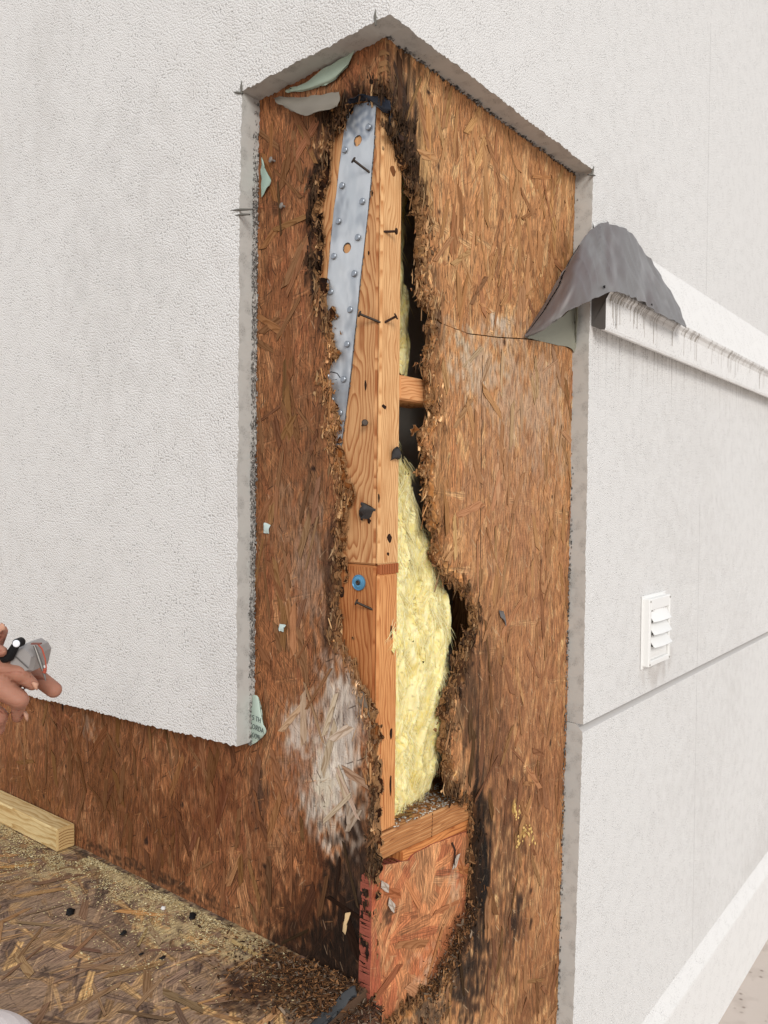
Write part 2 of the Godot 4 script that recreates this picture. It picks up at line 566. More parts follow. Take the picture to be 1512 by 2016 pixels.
# a board cut to a field's outline; ragged where the hole field is near. Gives face, broken edge and the points of the torn outline
func cut_panel(side: int, f: Field, hole: Field, u0: float, y0: float, u1: float, y1: float, step: float, front: float, thick: float, frame: Rect2, ragged: float, recess := 0.003) -> Dictionary:
	var nx := int(round((u1 - u0) / step)) + 1
	var ny := int(round((y1 - y0) / step)) + 1
	var s := PackedFloat32Array()
	var d := PackedFloat32Array()
	s.resize(nx * ny)
	d.resize(nx * ny)
	for b in ny:
		var y := y0 + b * step
		for a in nx:
			var u := u0 + a * step
			var v := f.at(u, y)
			var z := front
			if v > -0.03:
				var near := 0.0
				if hole:
					var hd := -hole.at(u, y)
					near = clampf(1.0 - hd / 0.035, 0.0, 1.0)
					if near > 0.0 and absf(v - hd) < 0.02:
						v += ragged * (fine.get_noise_2d(u * 420, y * 190) * 0.8 + fine.get_noise_2d(u * 1500, y * 600) * 0.5)
				z += 0.0007 * fine.get_noise_2d(u * 260, y * 120)
				if near > 0.0:
					z += near * near * (0.006 * fine.get_noise_2d(u * 500, y * 200) + 0.004 * fine.get_noise_2d(u * 1700, y * 700) - recess)
			s[b * nx + a] = v
			d[b * nx + a] = z
	var top := Soup.new()
	var rim := Soup.new()
	var torn := []
	var out := wdir(side, 0, 0, 1)
	var at := PackedInt32Array()
	at.resize(nx * ny)
	at.fill(-1)
	for b in ny - 1:
		for a in nx - 1:
			var ks := [b * nx + a, b * nx + a + 1, (b + 1) * nx + a + 1, (b + 1) * nx + a]
			var inside := 0
			for k in ks:
				if s[k] > 0.0: inside += 1
			if inside == 0: continue
			for k in ks:
				if s[k] > 0.0 and at[k] < 0:
					var ka: int = k % nx
					var kb: int = k / nx
					var gu := (d[kb * nx + mini(ka + 1, nx - 1)] - d[kb * nx + maxi(ka - 1, 0)]) / (2 * step)
					var gy := (d[mini(kb + 1, ny - 1) * nx + ka] - d[maxi(kb - 1, 0) * nx + ka]) / (2 * step)
					var u := u0 + ka * step
					var y := y0 + kb * step
					at[k] = top.point(wp(side, u, y, d[k]), wdir(side, -gu, -gy, 1).normalized(), Vector2((u - frame.position.x) / frame.size.x, (frame.end.y - y) / frame.size.y))
			if inside == 4:
				top.tri(at[ks[0]], at[ks[1]], at[ks[2]], out)
				top.tri(at[ks[0]], at[ks[2]], at[ks[3]], out)
				continue
			var ring := []
			var cut := []
			for j in 4:
				var k: int = ks[j]
				var k2: int = ks[(j + 1) % 4]
				if s[k] > 0.0: ring.append(at[k])
				if (s[k] > 0.0) != (s[k2] > 0.0):
					var t := s[k] / (s[k] - s[k2])
					var u := u0 + lerpf(k % nx, k2 % nx, t) * step
					var y := y0 + lerpf(k / nx, k2 / nx, t) * step
					var z := lerpf(d[k], d[k2], t)
					ring.append(top.point(wp(side, u, y, z), out, Vector2((u - frame.position.x) / frame.size.x, (frame.end.y - y) / frame.size.y)))
					cut.append(Vector3(u, y, z))
			for j in range(1, ring.size() - 1):
				top.tri(ring[0], ring[j], ring[j + 1], out)
			if cut.size() >= 2:
				var p: Vector3 = cut[0]
				var q: Vector3 = cut[1]
				var gx := s[ks[1]] + s[ks[2]] - s[ks[0]] - s[ks[3]]
				var gy := s[ks[2]] + s[ks[3]] - s[ks[0]] - s[ks[1]]
				var away := Vector2(-gx, -gy).normalized()
				var back := front - thick
				var w := wdir(side, away.x, away.y, 0)
				var j1 := 0.002 * fine.get_noise_2d(p.x * 900, p.y * 900)
				rim.face([wp(side, p.x, p.y, p.z), wp(side, q.x, q.y, q.z), wp(side, q.x + away.x * j1, q.y + away.y * j1, lerpf(q.z, back, 0.5)), wp(side, p.x + away.x * j1, p.y + away.y * j1, lerpf(p.z, back, 0.5))], w, [Vector2(0, p.y * 8), Vector2(0, q.y * 8), Vector2(0.03, q.y * 8), Vector2(0.03, p.y * 8)])
				rim.face([wp(side, p.x + away.x * j1, p.y + away.y * j1, lerpf(p.z, back, 0.5)), wp(side, q.x + away.x * j1, q.y + away.y * j1, lerpf(q.z, back, 0.5)), wp(side, q.x, q.y, back), wp(side, p.x, p.y, back)], w, [Vector2(0.03, p.y * 8), Vector2(0.03, q.y * 8), Vector2(0.06, q.y * 8), Vector2(0.06, p.y * 8)])
				if hole and absf(hole.at(p.x, p.y)) < 0.014:
					torn.append([p.x, p.y, away.x, away.y, p.z])
	return {"face": top.mesh(), "rim": rim.mesh(), "torn": torn}

func splinter(bend: float, flat: float) -> ArrayMesh:        # a tapered, bent sliver one unit long on +y, about 0.06 wide
	var s := Soup.new()
	var prof := [0.035, 0.05, 0.04, 0.022, 0.004]
	for k in 5:
		var t := k / 4.0
		var o := Vector3(bend * t * t, t, bend * 0.5 * sin(t * 3.0))
		for j in 4:
			var w := TAU * j / 4 + t * 1.2
			s.point(o + Vector3(cos(w) * prof[k], 0, sin(w) * prof[k] * flat), Vector3(cos(w), 0.1, sin(w)).normalized())
	for k in 4:
		for j in 4:
			var a := k * 4 + j
			var b := k * 4 + (j + 1) % 4
			s.tri(a, b, a + 4, s.n[a] + s.n[b])
			s.tri(b, b + 4, a + 4, s.n[a] + s.n[b])
	return s.mesh()

# the plies behind a torn face: ragged sheets of the same board that reach a little further or less far into the hole
func plies(side: int, f: Field, hole: Field, u0: float, y0: float, u1: float, y1: float, front: float, frame: Rect2, m: Array, parent: Node3D) -> void:
	for k in 3:
		var g := Field.new()
		g.w = f.w; g.h = f.h; g.u0 = f.u0; g.y0 = f.y0; g.step = f.step
		g.d.resize(f.w * f.h)
		for b in f.h:
			for a in f.w:
				var u := f.u0 + a * f.step
				var y := f.y0 + b * f.step
				var reach := 0.0016 * (k + 1) + 0.009 * wide.get_noise_2d(u * 260 + k * 77, y * 170) - (0.0055 if side == 1 else 0.003)
				var v := f.d[b * f.w + a]
				var hd := -hole.at(u, y)
				if absf(v - hd) < 0.01: v += reach
				g.d[b * f.w + a] = minf(v, 0.05 - hd)
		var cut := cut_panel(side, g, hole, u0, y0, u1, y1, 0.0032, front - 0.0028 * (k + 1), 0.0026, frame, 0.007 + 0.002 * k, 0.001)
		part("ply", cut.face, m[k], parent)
		part("broken_edge", cut.rim, m[3], parent)

# shredded wood along a torn outline: fibres, broken flakes and crumbs, as black as the edge is there
func fringe(side: int, torn: Array, count: int, im: Image, frame: Rect2, parent: Node3D, reach: float) -> void:
	var shapes := [splinter(0.04, 0.5), splinter(-0.07, 0.35), splinter(0.14, 0.7), lump(21.0), lump(22.0), strand_mesh(1.0, 0.3, 0.5, 3)]
	var sets := [[], [], [], [], [], []]
	var tints_of := [[], [], [], [], [], []]
	for k in count:
		var e: Array = torn[rng.randi() % torn.size()]
		var patch := 0.5 + 0.5 * wide.get_noise_2d(e[0] * 700, e[1] * 420)
		if side == 0 and e[1] < 0.99 and rng.randf() < 0.75: continue
		if rng.randf() > 0.2 + patch or (side == 0 and e[1] > 2.022): continue
		var deep := absf(rng.randfn()) * reach * (0.4 + patch) + 0.0005
		if side == 0 and e[1] > 1.93: deep *= 2.4
		var u: float = e[0] - e[2] * deep
		var y: float = e[1] - e[3] * deep
		var z: float = e[4] - rnd(0.0, 0.011) * (1.0 if deep < 0.002 else 0.1) + 0.0006
		var kind := rng.randi() % 3
		if rng.randf() < 0.35: kind = 3 + rng.randi() % 2
		elif rng.randf() < 0.08: kind = 5
		var dir := wdir(side, rng.randfn() * 0.17 + e[2] * rnd(-0.2, 0.12), (1.0 if rng.randf() < 0.5 else -1.0), rng.randfn() * 0.14).normalized()
		var x := dir.cross(wdir(side, rng.randfn() * 0.3, 0, 1)).normalized()
		if kind < 3:
			var long := 0.004 + 0.022 * pow(rng.randf(), 1.8) + (0.03 if rng.randf() < 0.04 else 0.0)
			var w := (0.5 + 2.6 * pow(rng.randf(), 2.0)) * 0.016
			sets[kind].append(Transform3D(Basis(x * w, dir * long, x.cross(dir) * w * 0.7), wp(side, u, y, z) - dir * long * 0.5))
		elif kind == 5:
			var long := rnd(0.007, 0.020)
			sets[5].append(Transform3D(Basis(x * long * rnd(0.35, 0.8), dir * long, x.cross(dir) * 0.02), wp(side, u, y, z + 0.001)))
		else:
			sets[kind].append(Transform3D(Basis(x * (0.001 + 0.007 * pow(rng.randf(), 2.5)), dir * (0.002 + 0.014 * pow(rng.randf(), 2.0)), x.cross(dir) * rnd(0.0008, 0.003)), wp(side, u, y, z)))
		var px := clampi(int((u - e[2] * 0.016 - frame.position.x) / frame.size.x * im.get_width()), 0, im.get_width() - 1)
		var py := clampi(int((frame.end.y - y) / frame.size.y * im.get_height()), 0, im.get_height() - 1)
		var c := im.get_pixel(px, py)
		var b := blackness(side, y)
		var black := clampf(b * 1.1 + wide.get_noise_2d(u * 900, y * 500) * 0.8 * (0.25 + b) - 0.1, 0.0, 0.97)
		c = c.lerp([S(192, 146, 98), S(168, 122, 80), S(212, 174, 128), S(146, 102, 68), S(128, 94, 68)][k % 5], rnd(0.45, 0.95)) * rnd(0.85, 1.25)
		c = c.lerp([S(34, 26, 21), S(50, 38, 30)][k % 2], black * rnd(0.7, 1.0))
		c.a = 1
		tints_of[kind].append(lin(c))
	for k in 6:
		stuff("rotten_fibres" if k < 3 else ("rotten_crumbs" if k < 5 else "rotten_flakes"), shapes[k], tinted(), sets[k], tints_of[k], parent)

func strand_mesh(long: float, wide_by: float, curl: float, seed_of: int) -> ArrayMesh:       # one flake of the board: thin, a little curled, ends broken at a slant
	var s := Soup.new()
	var n := 4
	for layer in 2:
		for k in n + 1:
			var t := float(k) / n
			for j in 2:
				var sg := j * 2.0 - 1.0
				var slant := (0.14 * sg * wide_by / long) * (1.0 if seed_of % 2 == 0 else -1.0)
				var w := wide_by * 0.5 * (0.8 if k == 0 or k == n else 1.0 - 0.1 * ((k * 7 + seed_of) % 3))
				var y := (t - 0.5 + (slant * 3.0 if k == 0 or k == n else 0.0)) * long
				s.point(Vector3(sg * w, y, 0.0003 - layer * 0.0010 + curl * (t - 0.5) * (t - 0.5)), Vector3(0, 0, 1.0 - 2.0 * layer), Vector2(j * wide_by / 0.03 + seed_of * 0.13, y / 0.16 + seed_of * 0.31))
	var m := (n + 1) * 2
	for k in n:
		var a := k * 2
		s.tri(a, a + 1, a + 2, Vector3.BACK)
		s.tri(a + 1, a + 3, a + 2, Vector3.BACK)
		for j in 2:
			var p := a + j
			s.tri(p, p + 2, p + m, Vector3(j * 2.0 - 1.0, 0, 0))
			s.tri(p + 2, p + 2 + m, p + m, Vector3(j * 2.0 - 1.0, 0, 0))
	s.tri(0, 1, m, Vector3.DOWN); s.tri(1, m + 1, m, Vector3.DOWN)
	var z := n * 2
	s.tri(z, z + 1, z + m, Vector3.UP); s.tri(z + 1, z + m + 1, z + m, Vector3.UP)
	return s.mesh()

var strand_meshes := []
var grain_tex: ImageTexture

func strand_material(c: Color) -> StandardMaterial3D:
	var q := Color(roundf(c.r * 36) / 36, roundf(c.g * 36) / 36, roundf(c.b * 36) / 36)
	if not tints.has(q):
		var m := mat(q, 0.85, 0.0, grain_tex)
		m.metallic_specular = 0.2
		tints[q] = m
	return tints[q]

# the flakes that stand out from a board, each a piece of its own
func strands(side: int, f: Field, box: Rect2, front: float, count: int, im: Image, frame: Rect2, parent: Node3D, spread: float) -> void:
	var placed := 0
	var tries := 0
	var soft := im.duplicate() as Image
	soft.resize(im.get_width() / 14, im.get_height() / 14, Image.INTERPOLATE_LANCZOS)
	while placed < count and tries < count * 8:
		tries += 1
		var u := rnd(box.position.x, box.end.x)
		var y := rnd(box.position.y, box.end.y)
		if f.at(u, y) < 0.03: continue
		placed += 1
		var px := clampi(int((u - frame.position.x) / frame.size.x * soft.get_width()), 0, soft.get_width() - 1)
		var py := clampi(int((frame.end.y - y) / frame.size.y * soft.get_height()), 0, soft.get_height() - 1)
		var c := soft.get_pixel(px, py) * Color(0.95, 0.915, 0.87) * rnd(1.0, 1.16)
		c = c.lerp(Color(c.get_luminance() * 1.06, c.get_luminance(), c.get_luminance() * 0.86), 0.22)
		var turn := rng.randfn() * spread if rng.randf() < 0.8 else rnd(-1.5, 1.5)
		var x := wdir(side, 1, 0, 0).rotated(wdir(side, 0, 0, 1), turn)
		var z := (wdir(side, 0, 0, 1) + wdir(side, rnd(-0.03, 0.03), rnd(-0.02, 0.02), 0)).normalized()
		var yv := z.cross(x).normalized()
		part("strand", strand_meshes[rng.randi() % strand_meshes.size()], strand_material(c), parent, Transform3D(Basis(yv.cross(z), yv, z), wp(side, u, y, front + 0.0004)))

# a plaster coat cut to an outline: front face, and the raw cut edge behind it along the given stretch of the outline
func coat(side: int, outline: Array, raw: Array, front: float, m: Material, edge_m: Material, parent: Node3D, tile: float, over: Rect2, called := "stucco_face") -> void:
	var pts := PackedVector2Array()
	var cut := []
	var ways := []
	for k in outline.size():
		var a: Vector2 = outline[k]
		var b: Vector2 = outline[(k + 1) % outline.size()]
		var israw: bool = k in raw
		var n := int(a.distance_to(b) / 0.004) if israw else 1
		for j in n:
			var p := a.lerp(b, float(j) / n)
			if israw and j > 0:
				p += (b - a).orthogonal().normalized() * (0.0016 * fine.get_noise_2d(p.x * 900, p.y * 900) + 0.0016 * wide.get_noise_2d(p.x * 300, p.y * 300))
			pts.append(p)
			cut.append(israw)
			ways.append((b - a).orthogonal().normalized())
	var s := Soup.new()
	var out := wdir(side, 0, 0, 1)
	for p in pts:
		s.point(wp(side, p.x, p.y, front), out, p / tile, Color.WHITE, Vector2((p.x - over.position.x) / over.size.x, (over.end.y - p.y) / over.size.y))
	var idx := Geometry2D.triangulate_polygon(pts)
	for k in range(0, idx.size(), 3):
		s.tri(idx[k], idx[k + 1], idx[k + 2], out)
	part(called, s.mesh(), m, parent)
	var e := Soup.new()
	var ccw := Geometry2D.is_polygon_clockwise(pts)
	for k in pts.size():
		if not cut[k]: continue
		var a := pts[k]
		var b := pts[(k + 1) % pts.size()]
		var o: Vector2 = ways[k] * (-1.0 if ccw else 1.0)
		var at := e.v.size()
		e.face([wp(side, a.x, a.y, front), wp(side, b.x, b.y, front), wp(side, b.x, b.y, 0.0005), wp(side, a.x, a.y, 0.0005)], wdir(side, -o.x, -o.y, 0), [Vector2(a.x + a.y, front) / 0.25, Vector2(b.x + b.y, front) / 0.25, Vector2(b.x + b.y, 0) / 0.25, Vector2(a.x + a.y, 0) / 0.25])
		for j in range(at, e.v.size()): e.n[j] = wdir(side, -o.x, -o.y, 0)
	if e.v.size():
		part("cut_edge", e.mesh(), edge_m, parent)

func lump(seed_of: float) -> ArrayMesh:
	var s := Soup.new()
	for a in 5:
		for b in 7:
			var t := PI * a / 4.0
			var w := TAU * b / 6.0
			var r := Vector3(sin(t) * cos(w), cos(t), sin(t) * sin(w))
			s.point(r * (0.5 + 0.25 * fine.get_noise_3d(r.x * 40 + seed_of, r.y * 40, r.z * 40)), r)
	for a in 4:
		for b in 6:
			var p := a * 7 + b
			s.tri(p, p + 1, p + 7, s.n[p] + s.n[p + 8])
			s.tri(p + 1, p + 8, p + 7, s.n[p] + s.n[p + 8])
	return s.mesh()

# ------------------------------------------------------------------ a smooth body round bones (surface nets)

func flesh(bones: Array, cell: float, blend: float) -> ArrayMesh:      # bones: [from, to, radius, radius]
	var lo := Vector3.ONE * 1e9
	var hi := -lo
	for b in bones:
		for k in 2:
			lo = lo.min(b[k] - Vector3.ONE * (maxf(b[2], b[3]) + cell * 3))
			hi = hi.max(b[k] + Vector3.ONE * (maxf(b[2], b[3]) + cell * 3))
	var nx := int((hi.x - lo.x) / cell) + 2
	var ny := int((hi.y - lo.y) / cell) + 2
	var nz := int((hi.z - lo.z) / cell) + 2
	var d := PackedFloat32Array()
	d.resize(nx * ny * nz)
	d.fill(1.0)
	for b in bones:
		var p: Vector3 = b[0]
		var ba: Vector3 = b[1] - p
		var l2 := maxf(ba.length_squared(), 1e-10)
		var r0: float = b[2]
		var r1: float = b[3]
		var reach := maxf(r0, r1) + cell * 2.5
		var a0 := ((p.min(b[1]) - Vector3.ONE * reach - lo) / cell).floor()
		var a1 := ((p.max(b[1]) + Vector3.ONE * reach - lo) / cell).ceil()
		for z in range(maxi(int(a0.z), 0), mini(int(a1.z), nz - 1) + 1):
			for y in range(maxi(int(a0.y), 0), mini(int(a1.y), ny - 1) + 1):
				for x in range(maxi(int(a0.x), 0), mini(int(a1.x), nx - 1) + 1):
					var q := lo + Vector3(x, y, z) * cell - p
					var t := clampf(q.dot(ba) / l2, 0.0, 1.0)
					var e := (q - ba * t).length() - lerpf(r0, r1, t)
					var k := (z * ny + y) * nx + x
					var o := d[k]
					var h := clampf(0.5 + 0.5 * (o - e) / blend, 0.0, 1.0)
					d[k] = lerpf(o, e, h) - blend * h * (1.0 - h)
	var s := Soup.new()
	var at := {}
	for z in nz - 1:
		for y in ny - 1:
			for x in nx - 1:
				var k := (z * ny + y) * nx + x
				var neg := 0
				var sum := Vector3.ZERO
				var hits := 0
				for c in 8:
					if d[k + (c & 1) + ((c >> 1) & 1) * nx + (c >> 2) * nx * ny] < 0.0: neg += 1
				if neg == 0 or neg == 8: continue
				for c in 8:
					for ax in 3:
						if c & (1 << ax): continue
						var c2: int = c | (1 << ax)
						var v1 := d[k + (c & 1) + ((c >> 1) & 1) * nx + (c >> 2) * nx * ny]
						var v2 := d[k + (c2 & 1) + ((c2 >> 1) & 1) * nx + (c2 >> 2) * nx * ny]
						if (v1 < 0.0) == (v2 < 0.0): continue
						var o := Vector3(c & 1, (c >> 1) & 1, c >> 2)
						o[ax] = v1 / (v1 - v2)
						sum += o
						hits += 1
				var g := Vector3(d[k + 1] - d[k], d[k + nx] - d[k], d[k + nx * ny] - d[k]).normalized()
				var pos := lo + (Vector3(x, y, z) + sum / hits) * cell
				at[k] = s.point(pos, g, Vector2(pos.x + pos.z, pos.y) * 12.0)
	for k in at:
		var x: int = k % nx
		var y: int = (k / nx) % ny
		var z: int = k / (nx * ny)
		var steps := [1, nx, nx * ny]
		for ax in 3:
			if (d[k] < 0.0) == (d[k + steps[ax]] < 0.0): continue
			var p: int = steps[(ax + 1) % 3]
			var q: int = steps[(ax + 2) % 3]
			if not (at.has(k - p) and at.has(k - q) and at.has(k - p - q)): continue
			var o := Vector3.ZERO
			o[ax] = 1.0 if d[k] < 0.0 else -1.0
			s.tri(at[k], at[k - p], at[k - p - q], o)
			s.tri(at[k], at[k - p - q], at[k - q], o)
	return s.mesh()

func nail(parent: Node3D, at: Vector3, out: Vector3, long: float, m: Material, bend := Vector3.ZERO, called := "nail", big := 1.0) -> MeshInstance3D:     # a nail driven in at a point, its head standing long off the face
	var st := SurfaceTool.new()
	var tip := at + out * long + bend
	var dir := (tip - at).normalized()
	st.append_from(tube([at - out * 0.004, at.lerp(tip, 0.5) + bend * 0.1, tip], [0.0017 * big, 0.0017 * big, 0.0017 * big], 7), 0, Transform3D.IDENTITY)
	st.append_from(lathe([Vector2(0.0005, -0.0012), Vector2(0.0042 * big, -0.001), Vector2(0.0046 * big, 0.0002), Vector2(0.0036 * big, 0.0012), Vector2(0.0, 0.0013)], 10), 0, aim(tip, dir))
	return part(called, st.commit(), m, parent)

# ------------------------------------------------------------------ the scene

func _ready() -> void:
	rng.seed = 7
	fine.seed = 3
	fine.noise_type = FastNoiseLite.TYPE_SIMPLEX
	fine.frequency = 0.12
	fine.fractal_type = FastNoiseLite.FRACTAL_NONE
	wide.seed = 11
	wide.noise_type = FastNoiseLite.TYPE_SIMPLEX
	wide.frequency = 0.03
	wide.fractal_type = FastNoiseLite.FRACTAL_FBM
	wide.fractal_octaves = 3

	var cam := Camera3D.new()
	cam.name = "camera"
	cam.position = Vector3(0.6579, 1.5, 0.8319)
	cam.rotation_degrees = Vector3(-1.096, 38.104, 0.550)
	cam.fov = 64.267
	cam.near = 0.02
	cam.far = 400.0
	add_child(cam)
	cam.current = true

	var sky := ProceduralSkyMaterial.new()
	sky.sky_top_color = Color(0.66, 0.68, 0.71)
	sky.sky_horizon_color = Color(0.88, 0.88, 0.88)
	sky.sky_curve = 0.3
	sky.ground_horizon_color = Color(0.62, 0.6, 0.57)
	sky.ground_bottom_color = Color(0.5, 0.48, 0.45)
	sky.sky_energy_multiplier = 1.0
	var env := Environment.new()
	env.background_mode = Environment.BG_SKY
	env.sky = Sky.new()
	env.sky.sky_material = sky
	env.tonemap_mode = Environment.TONE_MAPPER_LINEAR
	env.tonemap_exposure = 1.66
	env.sdfgi_enabled = true
	env.ssao_enabled = true
	env.ssil_enabled = true
	var we := WorldEnvironment.new()
	we.name = "world"
	we.environment = env
	add_child(we)
	var sun := DirectionalLight3D.new()
	sun.name = "overcast_sun"
	sun.light_energy = 0.36
	sun.light_color = Color(1.0, 0.98, 0.955)
	sun.light_angular_distance = 24.0
	sun.shadow_enabled = true
	add_child(sun)
	sun.look_at_from_position(Vector3(3.4, 2.3, 2.9), Vector3.ZERO)

	# -------- shared materials
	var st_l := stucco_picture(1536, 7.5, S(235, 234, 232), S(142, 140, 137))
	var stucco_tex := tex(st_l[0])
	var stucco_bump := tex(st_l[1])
	var cement := speck_picture(512, S(192, 192, 188), S(112, 111, 108), 0.12, 0.16)
	var cement_m := mat(Color.WHITE, 0.95, 0, tex(cement[0]), tex(cement[1]), 0.06)
	var grain := wood_picture(64, 256, 0.5, 0.6, S(255, 250, 244), S(196, 180, 164), 3.0, 16, 0.02)
	grain_tex = tex(grain)
	for k in 10:
		strand_meshes.append(strand_mesh(rnd(0.03, 0.09), rnd(0.004, 0.014), rnd(-0.0005, 0.0015), k))
	var steel := mat(S(70, 62, 56), 0.5, 0.6)
	var rusty := mat(S(64, 46, 38), 0.8, 0.3)
	var zinc := mat(S(150, 156, 164), 0.42, 0.75)
	var black_m := mat(S(24, 23, 24), 0.6)

	build_ground()
	build_walls(stucco_tex, stucco_bump, cement_m)
	build_boards(rusty, black_m)
	build_frame(steel, rusty, zinc, black_m)
	build_insulation()
	build_flashing(zinc)
	build_vent()
	build_deck(black_m)
	build_scraps()
	build_hand(black_m)

func build_ground() -> void:
	var pic := speck_picture(1024, S(204, 192, 182), S(140, 126, 116), 0.05, 0.2)
	var m := mat(Color.WHITE, 0.95, 0, tex(pic[0]), tex(pic[1]), 0.2)
	m.uv1_triplanar = true
	m.uv1_world_triplanar = true
	m.uv1_scale = Vector3.ONE * 0.7
	var p := PlaneMesh.new()
	p.size = Vector2(300, 300)
	var o := part("concrete_pavement", p, m)
	o.position = Vector3(0, GROUND, 0)
	tag(o, "pale pinkish concrete pavement at the foot of the right wall", "", "", "structure")

func build_walls(stucco_tex: Texture2D, stucco_bump: Texture2D, cement_m: Material) -> void:
	# wall 0, to the left of the corner
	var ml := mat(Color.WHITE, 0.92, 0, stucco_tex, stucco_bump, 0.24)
	var aged := Image.create(512, 640, false, Image.FORMAT_RGBA8)
	aged.fill(Color(0.7, 0.69, 0.67, 0.0))
	for k in 22:
		stain(aged, rnd(0, 512), rnd(0, 640), rnd(20, 110), rnd(30, 150), [S(206, 203, 199), S(214, 210, 205), S(200, 198, 196)][k % 3], 0.16, 1.5, 0.7)
	ml.detail_enabled = true
	ml.detail_albedo = tex(aged)
	ml.detail_uv_layer = BaseMaterial3D.DETAIL_UV_2
	var left := thing("stucco_wall", "white rough-grained stucco wall left of the cut-out corner", "wall", Vector3.ZERO, "", "structure")
	var n0 := Vector2(0.2339, 2.0773)
	var n1 := Vector2(0.2361, 1.134)
	var low := Vector2(0.8124, 1.1165)
	coat(0, [Vector2(-T, 4.6), Vector2(-T, 2.0915), n0, Vector2(0.2365, 1.7738), n1, low, Vector2(4.2, 1.114), Vector2(4.2, 4.6)], [1, 2, 3, 4, 5], T, ml, cement_m, left, 0.60, Rect2(0, 0.8, 1.3, 1.6))
	# wall 1, to the right: drips and grime in a second layer
	var over := Rect2(0.4, 0.0, 2.4, 2.8)
	var grime_and_shade := Image.create(1024, 1196, false, Image.FORMAT_RGBA8)
	grime_and_shade.fill(Color(0.55, 0.53, 0.5, 0.0))
	for k in 150:
		var u := 0.572 + 1.5 * pow(rng.randf(), 1.5)
		var long := int(absf(rng.randfn()) * 34 + 6)
		var x := int((u - 0.4) / 2.4 * 1024)
		var y := int((2.8 - 1.81) / 2.8 * 1196)
		var run := Image.create(2, long, false, Image.FORMAT_RGBA8)
		for j in long:
			var al := (1.0 - float(j) / long) * rnd(0.05, 0.5)
			run.set_pixel(0, j, Color(0.42, 0.38, 0.33, al))
			run.set_pixel(1, j, Color(0.42, 0.38, 0.33, al * 0.15))
		grime_and_shade.blend_rect(run, Rect2i(0, 0, 2, long), Vector2i(x, y))
	for k in 16:
		stain(grime_and_shade, rnd(100, 900), rnd(300, 1150), rnd(60, 200), rnd(50, 160), S(186, 181, 176), 0.10, 1.2)
	stain(grime_and_shade, (0.93 - 0.4) / 2.4 * 1024, (2.8 - 1.12) / 2.8 * 1196, 40, 22, S(176, 166, 158), 0.4, 1.5)
	for k in 2:
		var xx := int((1.215 + k * 0.02 - 0.4) / 2.4 * 1024)
		grime_and_shade.fill_rect(Rect2i(xx, [560, 60][k], 1, [520, 280][k]), Color(0.42, 0.4, 0.38, 0.35))
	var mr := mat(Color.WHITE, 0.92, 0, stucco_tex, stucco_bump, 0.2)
	mr.detail_enabled = true
	mr.detail_albedo = tex(grime_and_shade)
	mr.detail_uv_layer = BaseMaterial3D.DETAIL_UV_2
	var right := thing("stucco_wall", "white stucco wall right of the cut-out corner, with moulding band and groove", "wall", Vector3.ZERO, "", "structure")
	var g0 := 1.088
	coat(1, [Vector2(-T, 4.6), Vector2(-T, 2.0915), Vector2(0.5652, 2.0927), Vector2(0.558, 1.7946), Vector2(0.5565, g0), Vector2(9, g0), Vector2(9, 4.6)], [1, 2, 3], T, mr, cement_m, right, 0.50, over)
	coat(1, [Vector2(0.554, 1.074), Vector2(0.5307, 0.5491), Vector2(0.523, 0.375), Vector2(9, 0.375), Vector2(9, 1.074)], [0, 1], T, mr, cement_m, right, 0.50, over)
	# groove between them, with its sloping lower lip
	var gr := Soup.new()
	var smooth := mat(S(206, 203, 200), 0.95)
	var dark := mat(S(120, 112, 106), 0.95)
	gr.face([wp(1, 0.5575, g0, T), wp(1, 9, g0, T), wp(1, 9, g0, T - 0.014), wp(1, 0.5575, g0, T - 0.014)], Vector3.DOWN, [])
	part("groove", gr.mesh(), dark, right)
	var lip := Soup.new()
	lip.face([wp(1, 0.556, 1.081, T - 0.014), wp(1, 9, 1.081, T - 0.014), wp(1, 9, 1.074, T), wp(1, 0.554, 1.074, T)], Vector3(1, 1, 0), [])
	lip.face([wp(1, 0.556, g0, T - 0.014), wp(1, 9, g0, T - 0.014), wp(1, 9, 1.081, T - 0.014), wp(1, 0.556, 1.081, T - 0.014)], Vector3(1, 0, 0), [])
	part("groove_lip", lip.mesh(), smooth, right)
	var gend := Soup.new()
	gend.face([wp(1, 0.556, 1.0875, T - 0.014), wp(1, 0.554, 1.074, T), wp(1, 0.554, 1.074, 0.0005), wp(1, 0.556, 1.0875, 0.0005)], wdir(1, -1, 0, 0), [])
	part("cut_edge", gend.mesh(), cement_m, right)
	# moulding band, swept along the wall: soffit, front, cove, steep weathering
	var prof := [Vector2(T, 1.813), Vector2(T + 0.018, 1.804), Vector2(T + 0.026, 1.803), Vector2(T + 0.0275, 1.808), Vector2(T + 0.0275, 1.858), Vector2(T + 0.0305, 1.866), Vector2(T + 0.036, 1.871), Vector2(T + 0.0375, 1.876), Vector2(T + 0.034, 1.886), Vector2(T, 2.0)]
	var band := Soup.new()
	for k in prof.size() - 1:
		var a: Vector2 = prof[k]
		var b: Vector2 = prof[k + 1]
		var o := Vector3(b.y - a.y, a.x - b.x, 0)
		band.face([wp(1, 0.566, a.y, a.x), wp(1, 9, a.y, a.x), wp(1, 9, b.y, b.x), wp(1, 0.566, b.y, b.x)], o, [Vector2(0.566, a.y) / 0.5, Vector2(9, a.y) / 0.5, Vector2(9, b.y) / 0.5, Vector2(0.566, b.y) / 0.5])
	var band_pic := Image.create(1024, 64, false, Image.FORMAT_RGBA8)
	band_pic.fill(S(226, 224, 220))
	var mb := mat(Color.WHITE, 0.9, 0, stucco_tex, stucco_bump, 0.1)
	var band_o := part("moulding_band", band.mesh(), mb, right)
	tag(band_o, "streaked moulding band along the right wall")
